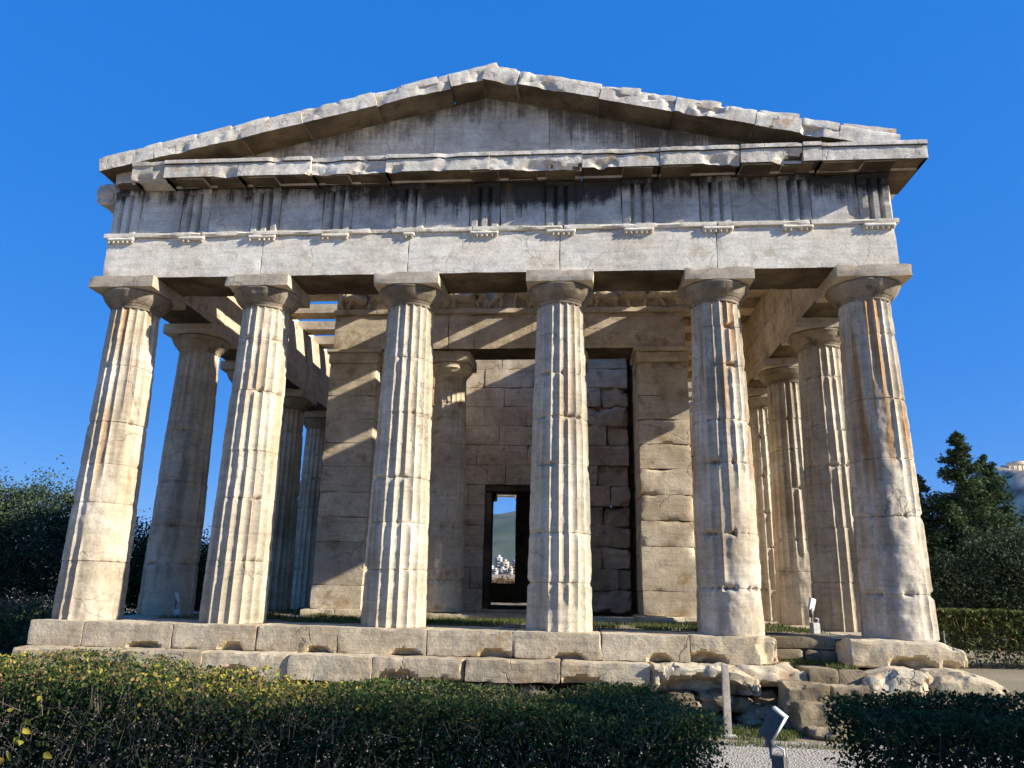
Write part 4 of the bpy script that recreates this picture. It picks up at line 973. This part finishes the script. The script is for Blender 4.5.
# grass
def grass(label, spots_, n, seed, hmax):
    rs = np.random.RandomState(seed); A = []
    for (x0, x1, y0, y1, z, wt) in spots_:
        m_ = int(n * wt); P_ = np.stack([rs.uniform(x0, x1, m_), rs.uniform(y0, y1, m_), np.full(m_, z)], 1)
        k = fbm(P_ * np.array([2.5, 2.5, 0]), seed, 3); A.append(P_[rs.rand(m_) < np.clip((k - .36) * 5, 0, 1)])
    A = np.vstack(A); n = len(A); hgt = hmax * rs.uniform(.3, 1, n); az = rs.uniform(0, 6.283, n); wd = .004 + .004 * rs.rand(n)
    side = np.stack([np.cos(az), np.sin(az), az * 0], 1) * wd[:, None]; ben = rs.normal(size=(n, 3)) * .35 * hgt[:, None]; ben[:, 2] = hgt
    V = np.stack([A - side, A + side, A + ben * .6 + side * .7, A + ben - side * .1], 1).reshape(-1, 3)
    o = obj("grass", mesh("grass", V, np.arange(4 * n).reshape(-1, 4), G_GRASS)); o['label'] = label; o['category'] = "grass"; o['kind'] = 'stuff'
grass("short green grass on the earth floor behind the front columns", [(-5.6, 5.6, .68, 3.5, .0, 1.0), (-5.6, -4.1, 3.5, 10, .0, .12), (4.1, 5.6, 3.5, 10, .0, .12)], 34000, 81, .085)
grass("bright green grass strip between the gravel path and the stone stairs", [(1.5, 7.5, -2.75, -1.75, -1.09, 1.0), (2.2, 4.3, -2.0, -1.3, -1.09, .35), (4.42, 5.3, -.5, -.2, -.366, .05), (5.0, 5.35, -1.0, -.7, -.37, .02)], 15000, 82, .085)

# ------------------------------------------------------------------ far buildings
M_WHITE = plain("white render", (.50, .47, .43), .8, var=.08, scale=.2); M_WIN = plain("dark window", (.06, .07, .08), .3); M_CREAM = plain("cream render", (.44, .37, .29), .8, var=.1, scale=.2); M_BLUEW = plain("blue grey glazing", (.12, .20, .36), .25)
blocks = [(-97, 845, 9, 9, 33, 0, "tall white apartment block at the left of the group seen through the doorway"), (-86, 860, 8, 9, 37.5, 0, "highest pale apartment block with a roof terrace seen through the doorway"),
          (-77, 840, 9, 9, 32, 1, "cream apartment block at the right of the group seen through the doorway"), (-89, 810, 10, 8, 24.5, 2, "low white block with blue glazing in the middle of the group seen through the doorway"),
          (-76, 800, 8, 8, 23, 0, "low white block at the bottom right of the group seen through the doorway"), (-66, 855, 9, 9, 35, 0, "white apartment block half hidden by the right edge of the doorway")]
for (x, y, w_, d_, zt_, kd, lab) in blocks:
    zb = -1.1 + max(0, (math.hypot(x, y) - 120) / 800) * 22 - 1; hh = zt_ - zb; t = thing("apartment_building", lab, "building", (x, y, zb), 0, "city buildings beyond the temple")
    mb = MB(); mb.add(*box(-w_ / 2, w_ / 2, -d_ / 2, d_ / 2, 0, hh)); mb.add(*box(-w_ * .22, w_ * .25, -d_ * .2, d_ * .3, hh, hh + 2.4))
    nf = max(2, int(hh / 3.1))
    for f in range(1, nf): mb.add(*box(-w_ / 2 - .1, w_ / 2 + .1, -d_ / 2 - 1.2, -d_ / 2, f * 3.1, f * 3.1 + .9))
    mb.build("wall", M_CREAM if kd == 1 else M_WHITE, t)
    for f in range(nf):
        for q in range(2):
            b_ = MB(); b_.add(*box(-w_ * .36 + q * w_ * .42, -w_ * .06 + q * w_ * .42, -d_ / 2 - .03, -d_ / 2 + .1, f * 3.1 + 1.0, f * 3.1 + 2.7)); b_.build("window", M_BLUEW if kd == 2 else M_WIN, t)

# gate house and retaining wall on the citadel rock
def columns_house(x, y, z):
    t = thing("gate_house", "ruined pale colonnaded gate house on top of the rocky hill at the right edge", "building", (x, y, z)); m_ = stone_mat("pale ruin marble", (.70, .55, .38), (.82, .69, .51), pits=.2, crack=0, bump=.2)
    mb = MB(); mb.add(*box(-15, 19, -3.5, 3.5, -3, .8)); mb.build("base", m_, t)
    for k in range(7):
        mb = MB(); mb.add(*tube([(-5.6 + k * 2.6, -2.6, .8), (-5.6 + k * 2.6, -2.6, 6.2)], [.62, .5], 10)); mb.build("column", m_, t, smooth=True, sharp=40)
    mb = MB(); mb.add(*box(-6.6, 11.2, -3.3, -1.9, 6.2, 7.7)); mb.add(*box(-3.0, 5.0, -3.2, -2.0, 7.7, 8.6)); mb.build("architrave", m_, t)
    mb = MB(); mb.add(*box(-7.5, 12.5, 2.2, 3.4, .8, 6.8)); mb.add(*box(11.3, 18.5, -3, 3, .8, 5.6)); mb.add(*box(-14.5, -8.0, -2.4, 2.4, .8, 3.6)); mb.build("wall", m_, t)
columns_house(271, 478, 75.2)
cw = thing("fortress_wall", "steep grey retaining wall below the gate house on the rocky hill", "wall", (262, 466, 40)); mb = MB()
V, F = stone(-24, 60, -3, 10, 0, 35.5, 2.2, .8, 2.0, 1.2, 1500); V[:, 0] += 0; V[:, 2] -= np.clip(-V[:, 0] - 4, 0, 30) * .42 * (V[:, 2] > 20); V[:, 1] += V[:, 2] * .16
mb.add(V, F); mb.build("masonry", plain("old masonry", (.44, .37, .28), .95, var=.3, scale=.25, bump=.4), cw, smooth=True, sharp=40)

# the thin air that lets the far mountain fade to blue
mh = bpy.data.materials.new("haze"); mh.use_nodes = True; t_ = mh.node_tree; t_.nodes.clear(); oo = t_.nodes.new("ShaderNodeOutputMaterial"); pv = t_.nodes.new("ShaderNodeVolumePrincipled")
pv.inputs['Color'].default_value = (.55, .72, .95, 1); pv.inputs['Density'].default_value = 1.0e-5; pv.inputs['Anisotropy'].default_value = .2; t_.links.new(pv.outputs[0], oo.inputs['Volume'])
V, F = box(-14800, 14800, -6800, 15800, -9, 1100); kind(obj("haze", mesh("haze", V, F, mh)), 'stuff')

rt2 = random.Random(8)
for k in range(16):
    x, y = rt2.uniform(-112, -62), rt2.uniform(740, 800); zb = -1.1 + max(0, (math.hypot(x, y) - 120) / 800) * 22 - 1; w_ = rt2.uniform(4, 8); h_ = rt2.uniform(3.5, 8)
    mb = MB(); mb.add(*box(-w_ / 2, w_ / 2, -3, 3, 0, h_), mi=0); mb.add(*box(-w_ * .2, w_ * .3, -2, 2, h_, h_ + 1.6), mi=0)
    mb.add(*box(-w_ * .35, w_ * .35, -3.05, -3, h_ * .55, h_ * .8), mi=1); mb.add(*box(-w_ / 2 - .2, w_ / 2 + .2, -3.3, 3.2, h_ - .3, h_ + .05), mi=2)
    o = mb.build("town_house", [M_WHITE if k % 3 else M_CREAM, M_WIN, plain("roof edge", (.42, .24, .15), .8)], None, (x, y, zb)); tag(o, "small pale block among the low crowded houses of the town seen through the doorway", "house", "low town houses seen through the doorway")
